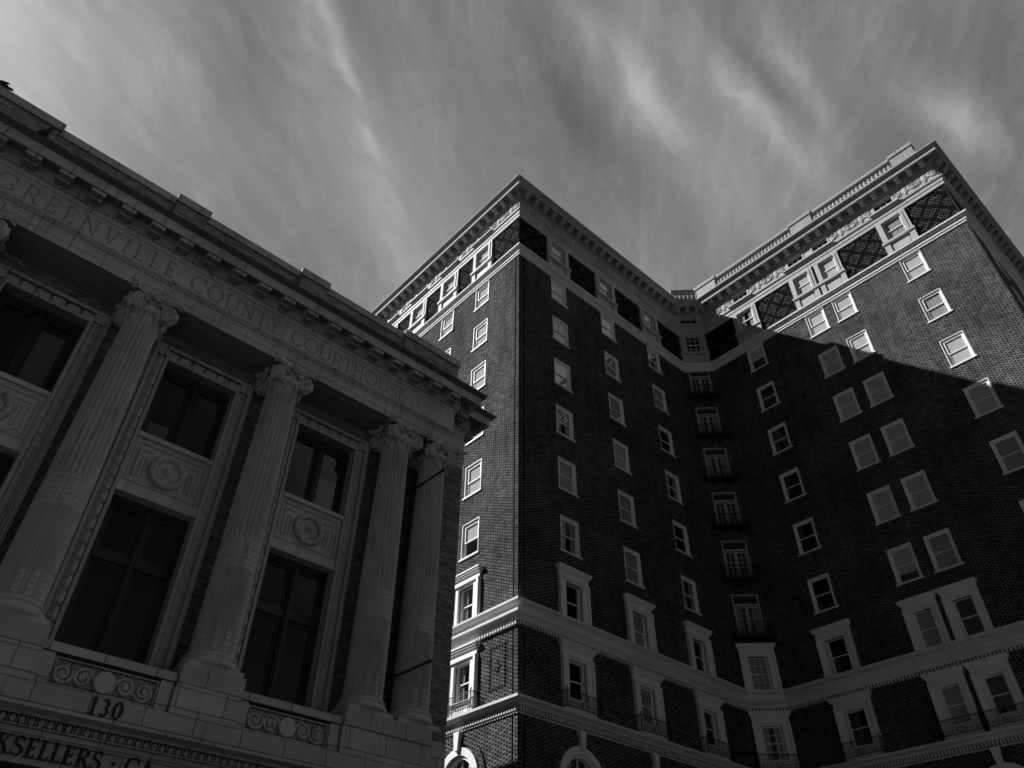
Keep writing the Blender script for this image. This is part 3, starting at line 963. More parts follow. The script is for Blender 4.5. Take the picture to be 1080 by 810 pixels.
# ---- brick walls
bw_ = MB()
hs = []
for c in BAYS: hs.append((c-(-2.9)-0.97, c-(-2.9)+0.97, 7.0, 14.62))
wall_face((-2.9, YW), (10.8, YW), hs, bw_, 6.2, 15.46, 0.35)
for x0, x1 in ((XL, -2.9), (10.8, XRR)): bw_.box(x0, x1, YP, 17.2, 7.15, 15.44)
bw_.box(XL+0.003, XL+0.3, 17.2, 44, 0, 17.3); bw_.box(XRR-0.3, XRR-0.003, 17.2, 44, 0, 17.3); bw_.box(XL, XRR, 43.6, 43.99, 0, 17.3)
bw_.build('brick_wall', M['brick_grey'], court)
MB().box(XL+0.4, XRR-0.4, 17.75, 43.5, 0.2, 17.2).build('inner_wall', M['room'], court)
MB().box(XL+0.1, XRR-0.1, 15.7, 43.8, 17.36, 17.46).build('roof', M['roofing'], court)
# ---- lower stone: plinth band, spandrels, pedestals
st = MB()
st.box(XA, XB, 15.47, YW+0.3, 5.82, 6.22)
for x0, x1 in ((XL, XA), (XB, XRR)): st.box(x0, x1, YP-0.02, 17.2, 5.82, 7.16)
for x0, x1 in ((-3.5, -1.1), (9.0, 11.45)): st.box(x0, x1, 15.45, YW, 6.22, 6.80); st.box(x0+0.03, x1-0.03, 15.43, YW, 6.80, 7.16)
for c in (2.05, 5.9): st.box(c-0.70, c+0.70, 15.45, YW, 6.22, 6.72); st.box(c-0.67, c+0.67, 15.43, YW, 6.72, 7.16)
for c in BAYS:
    st.box(c-1.22, c+1.22, 15.66, YW+0.2, 6.22, 6.80)
    st.box(c-1.22, c-0.98, 15.52, 15.66, 6.24, 6.78); st.box(c+0.98, c+1.22, 15.52, 15.66, 6.24, 6.78)
    st.box(c-1.24, c+1.24, 15.50, YW+0.3, 6.80, 6.96)
st.build('stone_base', M['ashlar'], court)
# ---- carved spandrel panels
for c in BAYS:
    p = MB(); random.seed(11)
    for s_ in (-1, 1):
        for j, xx in enumerate((0.38, 0.74)):
            p.tube(spiral(s_*xx, 0.0, 0.185, 1.8, (PI if s_ > 0 else 0)+0.4*j, s_*(1 if j else -1), y=0.0), [0.036]*20+[0.040]*7, 5, axis=(0, 1, 0))
            p.ball((s_*xx, -0.01, 0), 0.05, 0.04, 0.05)
        for _ in range(16):
            p.ball((s_*random.uniform(0.24, 0.92), 0, random.uniform(-0.2, 0.2)), random.uniform(0.022, 0.045), 0.05, random.uniform(0.022, 0.04), 6, 4)
        p.tube([(s_*(0.22+0.72*t_/8), 0, 0.17*math.sin(t_*0.9)) for t_ in range(9)], 0.018, 5, axis=(0, 1, 0))
    frame_boxes(p, 1.94, -0.245, 0.245, 0.025, -0.06, 0.05)
    o = p.build('carved_panel', M['limestone'], court, (c-3.95, 15.625-YF, 6.50))
    md = MB(); md.lathe([(0.20, 0.0), (0.20, 0.05), (0.185, 0.065), (0.0, 0.067)], 28, (0, 0), False, Matrix.Rotation(PI/2, 4, 'X'))
    k = md.build('medallion', M['frieze_stone'], o, (0, 0.0, 0))
# ---- storefront below: moulding, sign band, shop windows
sf = MB()
sf.box(XA, XB, 15.92, YW, 5.04, 5.62); sf.box(XA, XB, 15.87, 15.92, 5.50, 5.57); sf.box(XA, XB, 15.88, 15.92, 5.04, 5.09)
for x0, x1 in ((XL, XA), (XB, XRR)): sf.box(x0, x1, YP-0.01, 17.2, 0, 5.82)
for c in CCOL[1:5]: sf.box(c-0.45, c+0.45, 15.90, YW, 0, 5.04)
sf.build('storefront_wall', M['ashlar'], court)
eg = MB(); eg.box(XA, XB, 15.86, YW, 5.60, 5.63); eg.box(XA, XB, 15.80, YW, 5.765, 5.825)
n_e = 96
for i in range(n_e):
    x = XA+(i+0.5)*(XB-XA)/n_e
    eg.ball((x, 15.88, 5.695), 0.056, 0.06, 0.068, 8, 5)
    eg.box(x+0.068, x+0.082, 15.85, 15.92, 5.63, 5.765)
eg.build('egg_moulding', M['limestone'], court)
for c in BAYS:
    w = MB(); frame_boxes(w, 2.75, 0.5, 5.0, 0.12, 0, 0.1); w.box(-1.25, 1.25, 0.005, 0.095, 3.5, 3.6); w.box(-0.04, 0.04, 0.006, 0.094, 0.62, 4.88)
    o = w.build('shop_window', M['sash_dark'], court, (c-3.95, 16.2-YF, 0))
    MB().add([(-1.3, 0.05, 0.6), (1.3, 0.05, 0.6), (1.3, 0.05, 4.9), (-1.3, 0.05, 4.9)], [(0, 1, 2, 3)]).build('pane', M['glass_dark'], o, (0, 0, 0))
    MB().box(c-1.45, c+1.45, 16.1, YW, 0, 0.5).build('stall_riser', M['ashlar'], court)

# ---- columns
def shaft_mesh():
    zb, zt = 0.0, 7.22
    zs = set()
    k = 0.0
    while k < zt: zs.add(round(k, 3)); k += 0.12
    for a, b, st_ in ((0.08, 0.52, 0.022), (1.95, 2.75, 0.028)):
        k = a
        while k < b: zs.add(round(k, 3)); k += st_
    joints = [0.62*i+0.02 for i in range(1, 12)]
    for j in joints:
        for d in (-0.012, -0.004, 0.004, 0.012): zs.add(round(j+d, 3))
    zs.add(zt); zs = sorted(z for z in zs if z <= zt)
    NF, S = 24, 10; N = NF*S   # ten facets to a flute
    vs = []; fs = []
    for z in zs:
        t = z/zt; r_ = 0.475-(0.475-0.395)*t**1.5
        if z < 0.07: r_ += 0.05*(1-z/0.07)
        if z > zt-0.1: r_ += 0.02*((z-zt+0.1)/0.1)
        jd = 0.010 if any(abs(z-j) < 0.006 for j in joints) else 0.0
        for i in range(N):
            ph = (i % S)/S; d = 0.0
            if 0.07 <= z <= zt-0.12:
                if z > 2.75:
                    d = 0.066*math.sqrt(max(0, 1-(2*(ph-0.16)/0.84-1)**2)) if ph > 0.16 else 0
                else:
                    d = 0.045*abs(math.sin(2*PI*ph))**0.8
                    zone = (0.10 < z < 0.50) or (1.97 < z < 2.72)
                    if zone:
                        q = (z/0.125) % 1.0
                        if (i//S) % 2 == 0 or z > 1.9:
                            if 0.25 < q < 0.8 and 0.2 < ph < 0.85: d = 0.045*math.sin(PI*(q-0.25)/0.55)
                            elif ph > 0.14: d = 0.006
            a = 2*PI*i/N
            rr = r_-d-jd
            vs.append((rr*math.cos(a), rr*math.sin(a), z))
    for j in range(len(zs)-1):
        for i in range(N):
            k = (i+1) % N
            fs.append((j*N+i, j*N+k, (j+1)*N+k, (j+1)*N+i))
    return MB().add(vs, fs, True).mesh('column', M['shaft'])


SHAFT = shaft_mesh()
bs = MB()
bs.box(-0.60, 0.60, -0.47, 0.60, -0.34, -0.235)
bs.lathe([(0.585, -0.235), (0.60, -0.20), (0.605, -0.17), (0.595, -0.13), (0.56, -0.10), (0.535, -0.095), (0.515, -0.06), (0.53, -0.045), (0.55, -0.03), (0.55, 0.0), (0.52, 0.012), (0.47, 0.014)], 40)
BASE = ('column_base', bs.mesh('column_base', M['shaft']))
cp = MB()
zc = 7.22
cp.lathe([(0.39, zc-0.02), (0.43, zc), (0.43, zc+0.04), (0.40, zc+0.06), (0.42, zc+0.1), (0.50, zc+0.20), (0.52, zc+0.28), (0.45, zc+0.34), (0.45, zc+0.62)], 32)
for i in range(20):                                              # egg and dart
    a = 2*PI*i/20
    cp.ball((0.49*math.cos(a), 0.49*math.sin(a), zc+0.17), 0.055, 0.055, 0.08, 7, 5)
def abacus(h0, h1, R0, dip):
    poly = []
    for s_ in range(4):
        a = PI/4+s_*PI/2
        cx_, cy_ = R0*math.cos(a), R0*math.sin(a); tx, ty = -math.sin(a), math.cos(a)
        poly += [(cx_-tx*0.09, cy_-ty*0.09), (cx_+tx*0.09, cy_+ty*0.09)]
        b = a+PI/2
        for k in range(1, 8):
            t = k/8
            p0 = Vector((cx_+tx*0.09, cy_+ty*0.09)); p1 = Vector((R0*math.cos(b)+math.sin(b)*0.09, R0*math.sin(b)-math.cos(b)*0.09))
            m_ = p0.lerp(p1, t); nn = Vector((math.cos(a+PI/4), math.sin(a+PI/4)))
            q = m_-nn*dip*math.sin(PI*t); poly.append((q.x, q.y))
    n = len(poly)
    cp.add([(x, y, h0) for x, y in poly]+[(x*1.02, y*1.02, h1) for x, y in poly], [tuple(reversed(range(n))), tuple(range(n, 2*n))]+[(i, (i+1) % n, (i+1) % n+n, i+n) for i in range(n)])
abacus(zc+0.54, zc+0.60, 0.80, 0.17); abacus(zc+0.605, zc+0.71, 0.84, 0.17)
for s_ in range(4):                                              # splayed volutes, a pair to each corner
    da = PI/4+s_*PI/2
    m_ = Matrix.Rotation(da, 4, 'Z')
    for sg in (-1, 1):
        mv = Matrix.Translation((0.80*math.cos(da), 0.80*math.sin(da), 0)) @ Matrix.Rotation(da+sg*R(21), 4, 'Z') @ Matrix.Translation((-0.80, 0, 0))
        ce = (0.58, 0.29)
        mr = mv @ Matrix.Translation((ce[0], 0, zc+ce[1])) @ Matrix.Rotation(PI/2, 4, 'X')
        cp.lathe([(0.20, -0.05), (0.215, -0.035), (0.205, 0.0), (0.215, 0.035), (0.20, 0.05)], 22, (0, 0), True, mr)
        cp.tube(spiral(ce[0], zc+ce[1], 0.205, 2.3, PI/2+0.7, -1, 44, 0.10, -sg*0.055), 0.031, 6, mv, axis=(0, 1, 0))
        cp.ball((ce[0], -sg*0.055, zc+ce[1]), 0.045, 0.05, 0.045, 8, 5, mv)
        cp.tube([(ce[0]-0.02, -sg*0.05, zc+ce[1]+0.205), (ce[0]-0.16, -sg*0.045, zc+ce[1]+0.23), (0.22, -sg*0.10, zc+0.45)], [0.028, 0.035, 0.045], 6, mv)
    for dz_, rr in ((-0.02, 0.075), (-0.13, 0.06), (-0.22, 0.04)):    # husk drop hanging inside the volute
        for y in (-0.13, 0.13): cp.ball((0.43, y*1.25, zc+0.13+dz_), rr*0.8, rr*0.8, rr, 8, 5, m_)
    m4 = Matrix.Rotation(s_*PI/2, 4, 'Z')
    for k in range(5):
        a = 2*PI*k/5; cp.ball((0.575, 0.07*math.cos(a), zc+0.56+0.07*math.sin(a)), 0.05, 0.05, 0.05, 7, 4, m4)
    cp.ball((0.61, 0, zc+0.56), 0.045, 0.045, 0.045, 7, 4, m4)
    for y in (-0.2, 0.2): cp.ball((0.52, y, zc+0.43), 0.06, 0.08, 0.05, 7, 4, m4)
CAP = ('capital', cp.mesh('capital', M['limestone']))
for c in CCOL:
    place_tree(('column', SHAFT, [(BASE[0], BASE[1], []), (CAP[0], CAP[1], [])]), court, (c-3.95, AX-YF, 7.50))

# ---- windows with wreath mouldings
def wreath_strip(mb, p0, p1, wd, ht, seg=0.335):
    """carved bundled-leaf roll from p0 to p1 in x,z; stands out towards -y"""
    a, b = Vector((p0[0], 0, p0[1])), Vector((p1[0], 0, p1[1])); L_ = (b-a).length; t = (b-a)/L_; n = Vector((t.z, 0, -t.x))
    k = max(1, round(L_/seg)); NV, NU = k*9, 12
    vs = []; fs = []
    for j in range(NV+1):
        v = j/NV*k; f = v % 1.0
        for i in range(NU+1):
            u = -1+2*i/NU
            body = math.sqrt(max(0, 1-u*u*0.96))
            rib = 0.30*abs(math.sin(2.5*PI*u + (f-0.5)*2.2*u))
            bnd = 0.75 if min(f, 1-f) < 0.06 else 0.0
            tip = 0.18*max(0, abs(u)-0.9*math.sin(PI*f))
            h = ht*body*(1-rib-bnd-tip)
            q = a+t*(L_*j/NV)+n*(u*wd/2)
            vs.append((q.x, -h, q.z))
    for j in range(NV):
        for i in range(NU):
            fs.append((j*(NU+1)+i, j*(NU+1)+i+1, (j+1)*(NU+1)+i+1, (j+1)*(NU+1)+i))
    mb.add(vs, fs, True)


sr = MB()   # surround, x centred on the bay, z absolute, y=0 on the brick plane
OW, ZT_, ZB_ = 0.96, 14.60, 6.96
for s_ in (-1, 1):
    x0, x1 = sorted((s_*(OW-0.03), s_*(OW+0.05))); sr.box(x0, x1, -0.10, 0.34, ZB_, ZT_+0.05)
    x0, x1 = sorted((s_*(OW+0.05), s_*(OW+0.28))); sr.box(x0, x1, -0.03, 0.05, ZB_, ZT_+0.28)
    x0, x1 = sorted((s_*(OW+0.28), s_*(OW+0.36))); sr.box(x0, x1, -0.13, 0.05, ZB_, ZT_+0.28)
    x0, x1 = sorted((s_*(OW+0.36), s_*(OW+0.42))); sr.box(x0, x1, -0.08, 0.05, ZB_, ZT_+0.42)
    wreath_strip(sr, (s_*(OW+0.165), ZB_), (s_*(OW+0.165), ZT_+0.05), 0.23, 0.13)
sr.box(-OW+0.03, OW-0.03, -0.10, 0.34, ZT_-0.03, ZT_+0.05); sr.box(-OW-0.05, OW+0.05, -0.03, 0.05, ZT_+0.05, ZT_+0.28)
sr.box(-OW-0.28, OW+0.28, -0.03, 0.04, ZT_+0.05, ZT_+0.279)
sr.box(-OW-0.36, OW+0.36, -0.13, 0.05, ZT_+0.28, ZT_+0.36); sr.box(-OW-0.36, OW+0.36, -0.08, 0.05, ZT_+0.36, ZT_+0.42)
wreath_strip(sr, (-OW-0.08, ZT_+0.165), (OW+0.08, ZT_+0.165), 0.23, 0.13, 0.36)
for s_ in (-1, 1):
    sr.box(s_*(OW+0.165)-0.12, s_*(OW+0.165)+0.12, -0.11, 0.0, ZT_+0.045, ZT_+0.285)
SUR = sr.mesh('window_surround', M['limestone'])
pn = MB()   # stone panel between the storeys
pn.box(-0.93, 0.93, -0.02, 0.30, 10.75, 12.22); pn.box(-0.95, 0.95, -0.10, 0.32, 12.22, 12.34); pn.box(-0.93, 0.93, -0.06, -0.02, 10.75, 11.0)
frame_boxes(pn, 1.70, 11.06, 12.12, 0.03, -0.05, -0.02)
for i in range(30):
    x = -0.82+1.64*i/29
    for z in (11.105, 12.075): pn.ball((x, -0.03, z), 0.02, 0.025, 0.02, 5, 3)
for i in range(17):
    z = 11.12+0.94*i/16
    for x in (-0.80, 0.80): pn.ball((x, -0.03, z), 0.02, 0.025, 0.02, 5, 3)
for s_ in (-1, 1):                                                # key-pattern ears beside the rosette
    for (xa, xb, za, zb) in ((0.42, 0.74, 11.92, 11.96), (0.70, 0.74, 11.22, 11.92), (0.58, 0.70, 11.22, 11.26), (0.58, 0.62, 11.26, 11.80), (0.50, 0.58, 11.76, 11.80), (0.50, 0.53, 11.26, 11.76)):
        x0, x1 = sorted((s_*xa, s_*xb)); pn.box(x0, x1, -0.055, -0.02, za, zb)
PAN = pn.mesh('stone_panel', M['frieze_stone'])
ro = MB()
ro.torus((0, -0.06, 11.58), 0.36, 0.085, 'y', 48, 10, None, lambda a: 0.14*math.sin(a*16))
mr = Matrix.Translation((0, 0, 11.58)) @ Matrix.Rotation(PI/2, 4, 'X')
ro.lathe([(0.29, 0.0), (0.29, 0.05), (0.25, 0.07), (0.16, 0.06), (0.11, 0.05), (0.10, 0.09), (0.05, 0.10), (0.045, 0.15), (0.0, 0.16)], 32, (0, 0), True, mr, False)
ROS = ro.mesh('rosette', M['limestone'])
def cwin(zb, zt, transom):
    f = MB(); y = 0.28
    f.box(-0.93, -0.83, y-0.05, y+0.1, zb, zt); f.box(0.83, 0.93, y-0.05, y+0.1, zb, zt); f.box(-0.83, 0.83, y-0.05, y+0.1, zt-0.16, zt); f.box(-0.83, 0.83, y-0.05, y+0.1, zb, zb+0.1)
    f.box(-0.07, 0.07, y-0.08, y+0.1, zb+0.1, zt-0.16)
    f.box(-0.02, 0.02, y-0.12, y-0.08, zb+0.1, zt-0.16)
    lev = [zb+0.1, zt-0.16]
    if transom: f.box(-0.83, 0.83, y-0.07, y+0.09, transom-0.09, transom+0.09); lev = [zb+0.1, transom-0.09, transom+0.09, zt-0.16]
    fm = f.mesh('window', M['sash_dark'])
    g = MB(); p = MB()
    for i in range(0, len(lev), 2):
        for x0, x1 in ((-0.83, -0.07), (0.07, 0.83)):
            m_ = Matrix.Translation(((x0+x1)/2, 0, 0)); frame_boxes(g, x1-x0, lev[i], lev[i+1], 0.09, 0, 0.05)
            k = len(g.v)-32; g.v[k:] = [(v[0]+(x0+x1)/2, v[1]+y+0.0, v[2]) for v in g.v[k:]]
            p.add([(x0+0.05, y+0.03, lev[i]+0.05), (x1-0.05, y+0.03, lev[i]+0.05), (x1-0.05, y+0.03, lev[i+1]-0.05), (x0+0.05, y+0.03, lev[i+1]-0.05)], [(0, 1, 2, 3)])
    return ('window', fm, [('sash', g.mesh('sash', M['sash_dark']), []), ('pane', p.mesh('pane', M['glass_dark']), [])])
WLO, WUP = cwin(7.0, 10.75, 9.35), cwin(12.34, 14.57, None)
for i, c in enumerate(BAYS):
    place_tree(('window_surround', SUR, []), court, (c-3.95, YW-YF, 0))
    o = place_tree(('stone_panel', PAN, [('rosette', ROS, [])]), court, (c-3.95, YW-YF, 0))
    place_tree(WLO, court, (c-3.95, YW-YF, 0)); w = place_tree(WUP, court, (c-3.95, YW-YF, 0))
    shade = {1: [(-0.70, -0.22, 12.45, 12.98)], 0: [(0.20, 0.72, 12.6, 14.1)], 2: [(0.2, 0.72, 12.45, 13.5)]}[i]
    for (x0, x1, z0, z1) in shade:
        MB().box(x0, x1, 0.36, 0.37, z0, z1).build('blind', M['blind'], w, (0, 0, 0))

# ---- entablature
en = sweep(CF, [(-0.25, 15.44), (0.0, 15.44), (0.0, 15.61), (0.025, 15.625), (0.025, 15.80), (0.05, 15.82), (0.06, 15.86), (0.03, 15.88), (0.03, 16.03), (0.09, 16.05), (0.10, 16.09), (0.0, 16.10), (-0.1, 16.105)])
n_e = 150
for i in range(n_e):
    x = XA+(i+0.5)*(XB-XA)/n_e
    en.ball((x, YF-0.035, 15.955), 0.034, 0.045, 0.06, 6, 4); en.box(x+0.042, x+0.056, YF-0.06, YF-0.02, 15.89, 16.02)
en.box(XA+0.26, XB-0.26, YF+0.26, YW+0.02, 15.443, 16.0)
en.build('architrave', M['limestone'], court)
MB().box(XA+0.25, XB-0.25, YF+0.23, YW-0.002, 15.435, 15.442).build('soffit', M['limestone'], court)
sweep(CF, [(0.0, 16.098), (0.0, 16.92)]).build('frieze', M['frieze_stone'], court)
cc = sweep(CF, [(-0.05, 16.88), (0.02, 16.88), (0.05, 16.91), (0.05, 16.94), (0.09, 16.95), (0.09, 17.03), (0.13, 17.05), (0.13, 17.36), (0.53, 17.36), (0.53, 17.17), (0.585, 17.17), (0.59, 17.19), (0.59, 17.43), (0.62, 17.44)])
def cdent(path_seg, e0, e1, z0, z1, step, wd, mb):
    a, b = Vector(path_seg[0]), Vector(path_seg[1]); L_ = (b-a).length; t = (b-a)/L_
    m_ = Matrix.Translation((a.x, a.y, 0)) @ Matrix.Rotation(math.atan2(t.y, t.x), 4, 'Z')
    k = int(L_/step)
    for j in range(k+1):
        s_ = (L_-k*step)/2+j*step
        mb.box(s_-wd/2, s_+wd/2, -e1, -e0, z0, z1, m_)
for i in (1, 2, 3, 4, 5): cdent((CF[i], CF[i+1]), 0.08, 0.14, 16.955, 17.03, 0.13, 0.075, cc)
cor = cc.build('cornice', M['limestone'], court)
gut = sweep(CF, [(0.60, 17.435), (0.64, 17.45), (0.66, 17.47), (0.72, 17.52), (0.75, 17.54), (0.75, 17.585), (0.3, 17.62), (-0.2, 17.63)])
random.seed(3)
for i in range(34):                                              # lion-head spouts and joints on the gutter
    x = XA-0.5+(i+0.5)*(XB-XA+1.0)/34; gut.ball((x, YF-0.70, 17.55), 0.06, 0.07, 0.08, 7, 5)
gut.build('gutter', M['lead'], cor, (0, 0, 0))
bm = MB(); bm.box(-0.17, 0.17, -0.54, -0.12, 17.05, 17.37); bm.box(-0.15, 0.15, -0.36, -0.14, 17.0, 17.05)
BM = bm.mesh('bracket', M['limestone'])
for a, b in zip(CF[:-1], CF[1:]):
    a, b = Vector(a), Vector(b); L_ = (b-a).length; t = (b-a)/L_
    if L_ > 20: n, mx = int(L_/0.75), 8
    else: n = max(1, round(L_/0.75)); mx = n
    for i in range(n):
        s_ = (i+0.5)*L_/n
        if L_ > 20 and abs((a+t*s_).y-YP) > 6: continue
        if 0.5 < L_ < 0.7: continue
        p = a+t*s_
        o = bpy.data.objects.new('bracket', BM); col.objects.link(o); o.parent = cor; o.location = (p.x, p.y, 0); o.rotation_euler = (0, 0, math.atan2(t.y, t.x))
# ---- parapet
pp = MB(); cop = MB()
YPAR = 15.88
pp.box(-3.7, 11.6, YPAR, YPAR+0.35, 17.5, 19.12); cop.box(-3.72, 11.62, YPAR-0.05, YPAR+0.42, 19.12, 19.38)
for x0, x1 in ((-3.76, -1.62), (1.55, 2.43), (5.50, 6.40), (9.42, 11.68)):
    pp.box(x0, x1, YPAR-0.10, YPAR+0.40, 17.5, 19.18); cop.box(x0-0.05, x1+0.05, YPAR-0.16, YPAR+0.47, 19.18, 19.47)
pp.box(-3.7, -3.4, YPAR+0.35, 43, 17.5, 19.12); pp.box(11.3, 11.6, YPAR+0.35, 43, 17.5, 19.12)
cop.box(-3.75, -3.35, YPAR+0.42, 43, 19.12, 19.37); cop.box(11.25, 11.62, YPAR+0.42, 43, 19.12, 19.37)
pp.build('parapet', M['brick_light'], court); cop.build('coping', M['limestone'], court)

# ---- banner rods fixed to the wall between the last two columns
for z, yt in ((13.68, 14.45), (8.27, 14.37)):
    rd = MB(); rd.tube([(10.42, YW+0.02, z), (10.42, yt, z)], 0.035, 10); rd.lathe([(0.09, 0.0), (0.09, 0.03), (0.045, 0.06)], 12, (0, 0), True, Matrix.Translation((10.42, YW-0.0, z)) @ Matrix.Rotation(PI/2, 4, 'X')); rd.ball((10.42, yt, z), 0.05, 0.05, 0.05)
    rd.build('banner_rod', M['iron'], court)

# ---- lettering (own roman capitals)
def arc(cx, cy, rx, ry, a0, a1, wx, wy, n=20):
    o = []; i_ = []
    for k in range(n+1):
        a = R(a0+(a1-a0)*k/n)
        o.append((cx+rx*math.cos(a), cy+ry*math.sin(a))); i_.append((cx+(rx-wx)*math.cos(a), cy+(ry-wy)*math.sin(a)))
    return [[o[k], o[k+1], i_[k+1], i_[k]] for k in range(n)]
def rect(x0, x1, y0, y1): return [[(x0, y0), (x1, y0), (x1, y1), (x0, y1)]]
def diag(x0, y0, x1, y1, w): return [[(x0-w/2, y0), (x0+w/2, y0), (x1+w/2, y1), (x1-w/2, y1)]]
def glyph(ch, T, t):
    s = t*0.9; sw_ = T*0.75
    def stem(x): return rect(x-T/2, x+T/2, 0, 1) + rect(x-T/2-sw_, x+T/2+sw_, 0, s) + rect(x-T/2-sw_, x+T/2+sw_, 1-s, 1)
    if ch == 'I': return stem(0.18), 0.36
    if ch == 'E': return stem(0.17)+rect(.17, .55, 0, t)+rect(.17, .53, 1-t, 1)+rect(.17, .45, .5-t/2, .5+t/2)+rect(.55-t*.8, .55, 0, .22)+rect(.53-t*.8, .53, .80, 1)+rect(.45-t*.7, .45, .40, .62), .64
    if ch == 'L': return stem(0.17)+rect(.17, .55, 0, t)+rect(.55-t*.8, .55, 0, .24), .60
    if ch == 'T': return stem(0.32)[:2]+rect(.02, .62, 1-t, 1)+rect(.02, .02+t*.8, .78, 1)+rect(.62-t*.8, .62, .78, 1), .66
    if ch == 'H': return stem(.17)+stem(.67)+rect(.17, .67, .5-t/2, .5+t/2), .86
    if ch == 'N': return rect(.15-t/2, .15+t/2, 0, 1)+rect(.03, .29, 0, s)+diag(.14, 1, .70, 0, T)+rect(.70-t/2, .70+t/2, 0, 1)+rect(.56, .82, 1-s, 1)+rect(.0, .15, 1-s, 1), .86
    if ch == 'V': return diag(.14, 1, .40, 0, T)+diag(.66, 1, .40, 0, t*1.1)+rect(0, .30, 1-s, 1)+rect(.54, .80, 1-s, 1), .80
    if ch == 'A': return diag(.40, 1, .12, 0, t*1.1)+diag(.40, 1, .66, 0, T)+rect(.20, .58, .30, .30+t)+rect(0, .24, 0, s)+rect(.52, .80, 0, s), .80
    if ch == 'Y': return diag(.12, 1, .37, .46, T)+diag(.62, 1, .37, .46, t*1.1)+rect(.37-T/2, .37+T/2, 0, .47)+rect(0, .26, 1-s, 1)+rect(.50, .74, 1-s, 1)+rect(.22, .52, 0, s), .74
    if ch == 'K': return stem(.17)+diag(.64, 1, .22, .45, t*1.2)+diag(.34, .58, .70, 0, T)+rect(.52, .76, 1-s, 1)+rect(.56, .84, 0, s), .82
    if ch == 'O': return arc(.46, .5, .46, .51, 0, 360, T, t, 32), .96
    if ch == 'C': return arc(.46, .5, .46, .51, 45, 318, T, t, 26)+rect(.74, .74+t*.8, .66, .98), .84
    if ch == 'G': return arc(.46, .5, .46, .51, 45, 325, T, t, 26)+rect(.70, .70+T, .05, .44)+rect(.60, .92, .44-s, .44)+rect(.76, .76+t*.8, .66, .98), .95
    if ch == 'U': return rect(.10, .10+T, .33, 1)+arc(.43, .34, .33, .35, 180, 360, T*.9, t, 16)+rect(.76-t, .76, .33, 1)+rect(0, .30, 1-s, 1)+rect(.62, .86, 1-s, 1), .86
    if ch == 'R': return stem(.17)+arc(.34, .73, .30, .27, -90, 90, T, t, 14)+rect(.17, .36, 1-t, 1)+rect(.17, .36, .46, .46+t)+diag(.36, .48, .68, 0, T)+rect(.56, .80, 0, s), .78
    if ch == 'B': return stem(.17)+arc(.34, .75, .24, .25, -90, 90, T, t, 12)+arc(.36, .26, .28, .26, -90, 90, T, t, 12)+rect(.17, .36, 1-t, 1)+rect(.17, .36, .5, .5+t)+rect(.17, .36, 0, t), .70
    if ch == 'S': return arc(.30, .735, .26, .275, 40, 250, T*.8, t*1.3, 16)+arc(.30, .265, .28, .275, -140, 70, T*.8, t*1.3, 16)+diag(.20, .60, .42, .40, T*1.3)+rect(.47, .47+t*.8, .72, .96)+rect(.02, .02+t*.8, .04, .28), .62
    if ch == '1': return rect(.25-T/2, .25+T/2, 0, 1)+diag(.10, .80, .24, .98, t*1.4)+rect(.06, .44, 0, s), .50
    if ch == '3': return arc(.28, .755, .24, .25, -90, 150, T*.9, t*1.1, 14)+arc(.27, .27, .28, .27, -150, 90, T*.9, t*1.1, 16), .62
    if ch == '0': return arc(.31, .5, .31, .51, 0, 360, T*1.05, t, 30), .68
    if ch == '·': return arc(.12, .5, .10, .10, 0, 360, .0999, .0999, 12), .26
    return [], .40
def lettering(m, text, x0, z0, h, yf, depth, T, t, wsc=1.0, gap=0.10, width=None):
    if width:
        tot = sum(glyph(c, T, t)[1]*h*wsc for c in text)
        gap_m = (width-tot)/max(1, len(text)-1)
    else: gap_m = gap*h
    x = x0; k = 0
    for c in text:
        mb = MB()
        polys, adv = glyph(c, T, t)
        for p in polys:
            k += 1
            mb.prism([(x+q[0]*h*wsc, z0+q[1]*h) for q in p], yf-depth-0.0004*(k % 9), yf+0.02)
        x += adv*h*wsc+gap_m
        if polys: mb.build('letter', M[m], court)
for word, x0, x1 in (('GREENVILLE', -2.05, 2.22), ('COUNTY', 2.62, 5.22), ('COURTHOUSE', 5.58, 9.55)):
    lettering('shade_dirt', word, x0, 16.22, 0.52, YF, 0.010, 0.085, 0.05, 0.92, width=x1-x0)
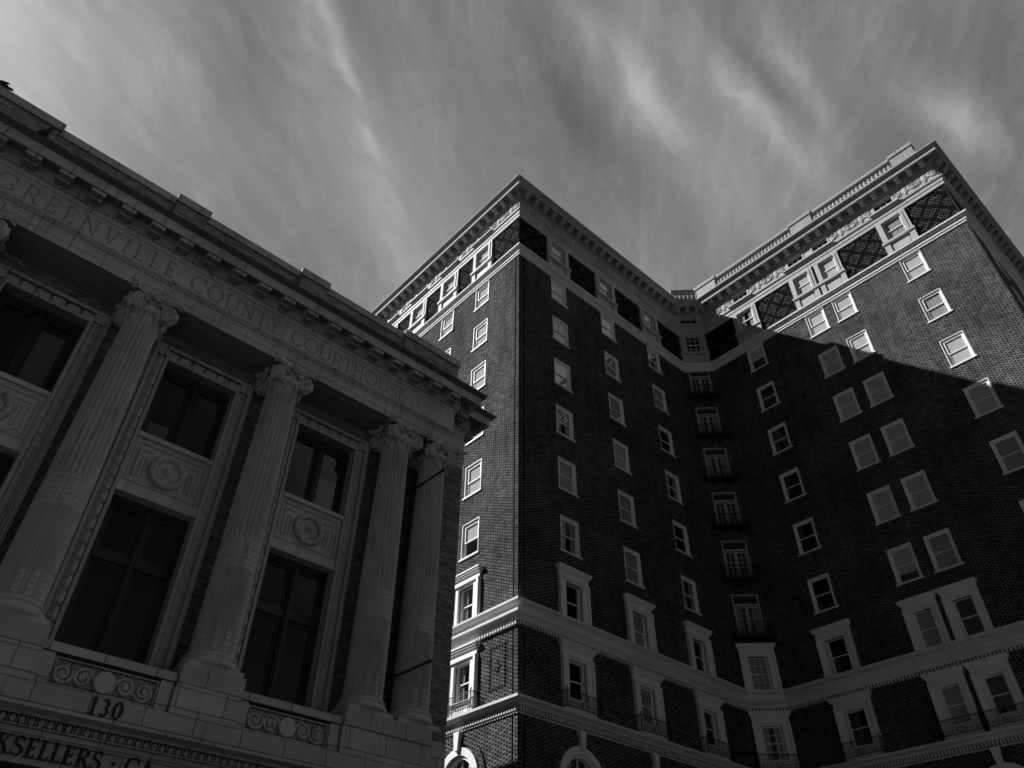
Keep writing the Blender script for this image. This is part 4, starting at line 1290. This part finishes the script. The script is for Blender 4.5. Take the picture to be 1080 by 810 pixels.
bo = MB(); bo.torus((10.25, YF-0.002, 16.48), 0.25, 0.018, 'y', 26, 6); bo.build('stone_boss', M['limestone'], court)
lettering('black', '130', 3.80, 5.90, 0.30, 15.47, 0.02, 0.18, 0.07, 1.0, 0.12)
lettering('black', 'BOOKSELLERS · CA', 1.81, 5.15, 0.31, 15.92, 0.03, 0.16, 0.06, 1.0, 0.06)

# ================================================================== PIGEONS
def pigeon(name, loc, rz, label):
    mb = MB()
    secs = [(-0.20, 0.030, 0.008, 0.03), (-0.13, 0.030, 0.014, 0.05), (-0.08, 0.045, 0.035, 0.075), (-0.02, 0.060, 0.055, 0.085), (0.05, 0.060, 0.060, 0.10), (0.10, 0.045, 0.048, 0.125), (0.125, 0.030, 0.034, 0.155), (0.14, 0.028, 0.030, 0.18), (0.155, 0.028, 0.028, 0.195), (0.175, 0.018, 0.018, 0.196), (0.205, 0.004, 0.004, 0.188)]
    n = 10; vs = []; fs = []
    for (x, ry, rz_, z) in secs:
        for i in range(n):
            a = 2*PI*i/n; vs.append((x, ry*math.cos(a), z+rz_*math.sin(a)))
    for j in range(len(secs)-1):
        for i in range(n):
            k = (i+1) % n; fs.append((j*n+i, j*n+k, (j+1)*n+k, (j+1)*n+i))
    fs += [tuple(range(n)), tuple(range((len(secs)-1)*n, len(secs)*n))]
    mb.add(vs, fs, True)
    for y in (-0.022, 0.022): mb.tube([(0.01, y, 0.05), (0.02, y, 0.004), (0.05, y, 0.004)], 0.006, 5)
    for s_ in (-1, 1): mb.ball((-0.03, s_*0.055, 0.092), 0.11, 0.014, 0.040, 8, 5)
    o = mb.build(name, M['feather'], None, loc); o.rotation_euler = (0, 0, rz)
    o.scale = (1.45, 1.45, 1.45)
    return tag(o, label, 'pigeon', 'pigeons on the courthouse roof edge')
pigeon('pigeon', (-3.18, 15.74, 19.47), R(160), 'dark pigeon perched on top of the courthouse parapet coping with its tail to the sky')
pigeon('pigeon', (-1.78, 14.82, 17.62), R(-60), 'dark pigeon perched on the courthouse gutter in front of the brick parapet')
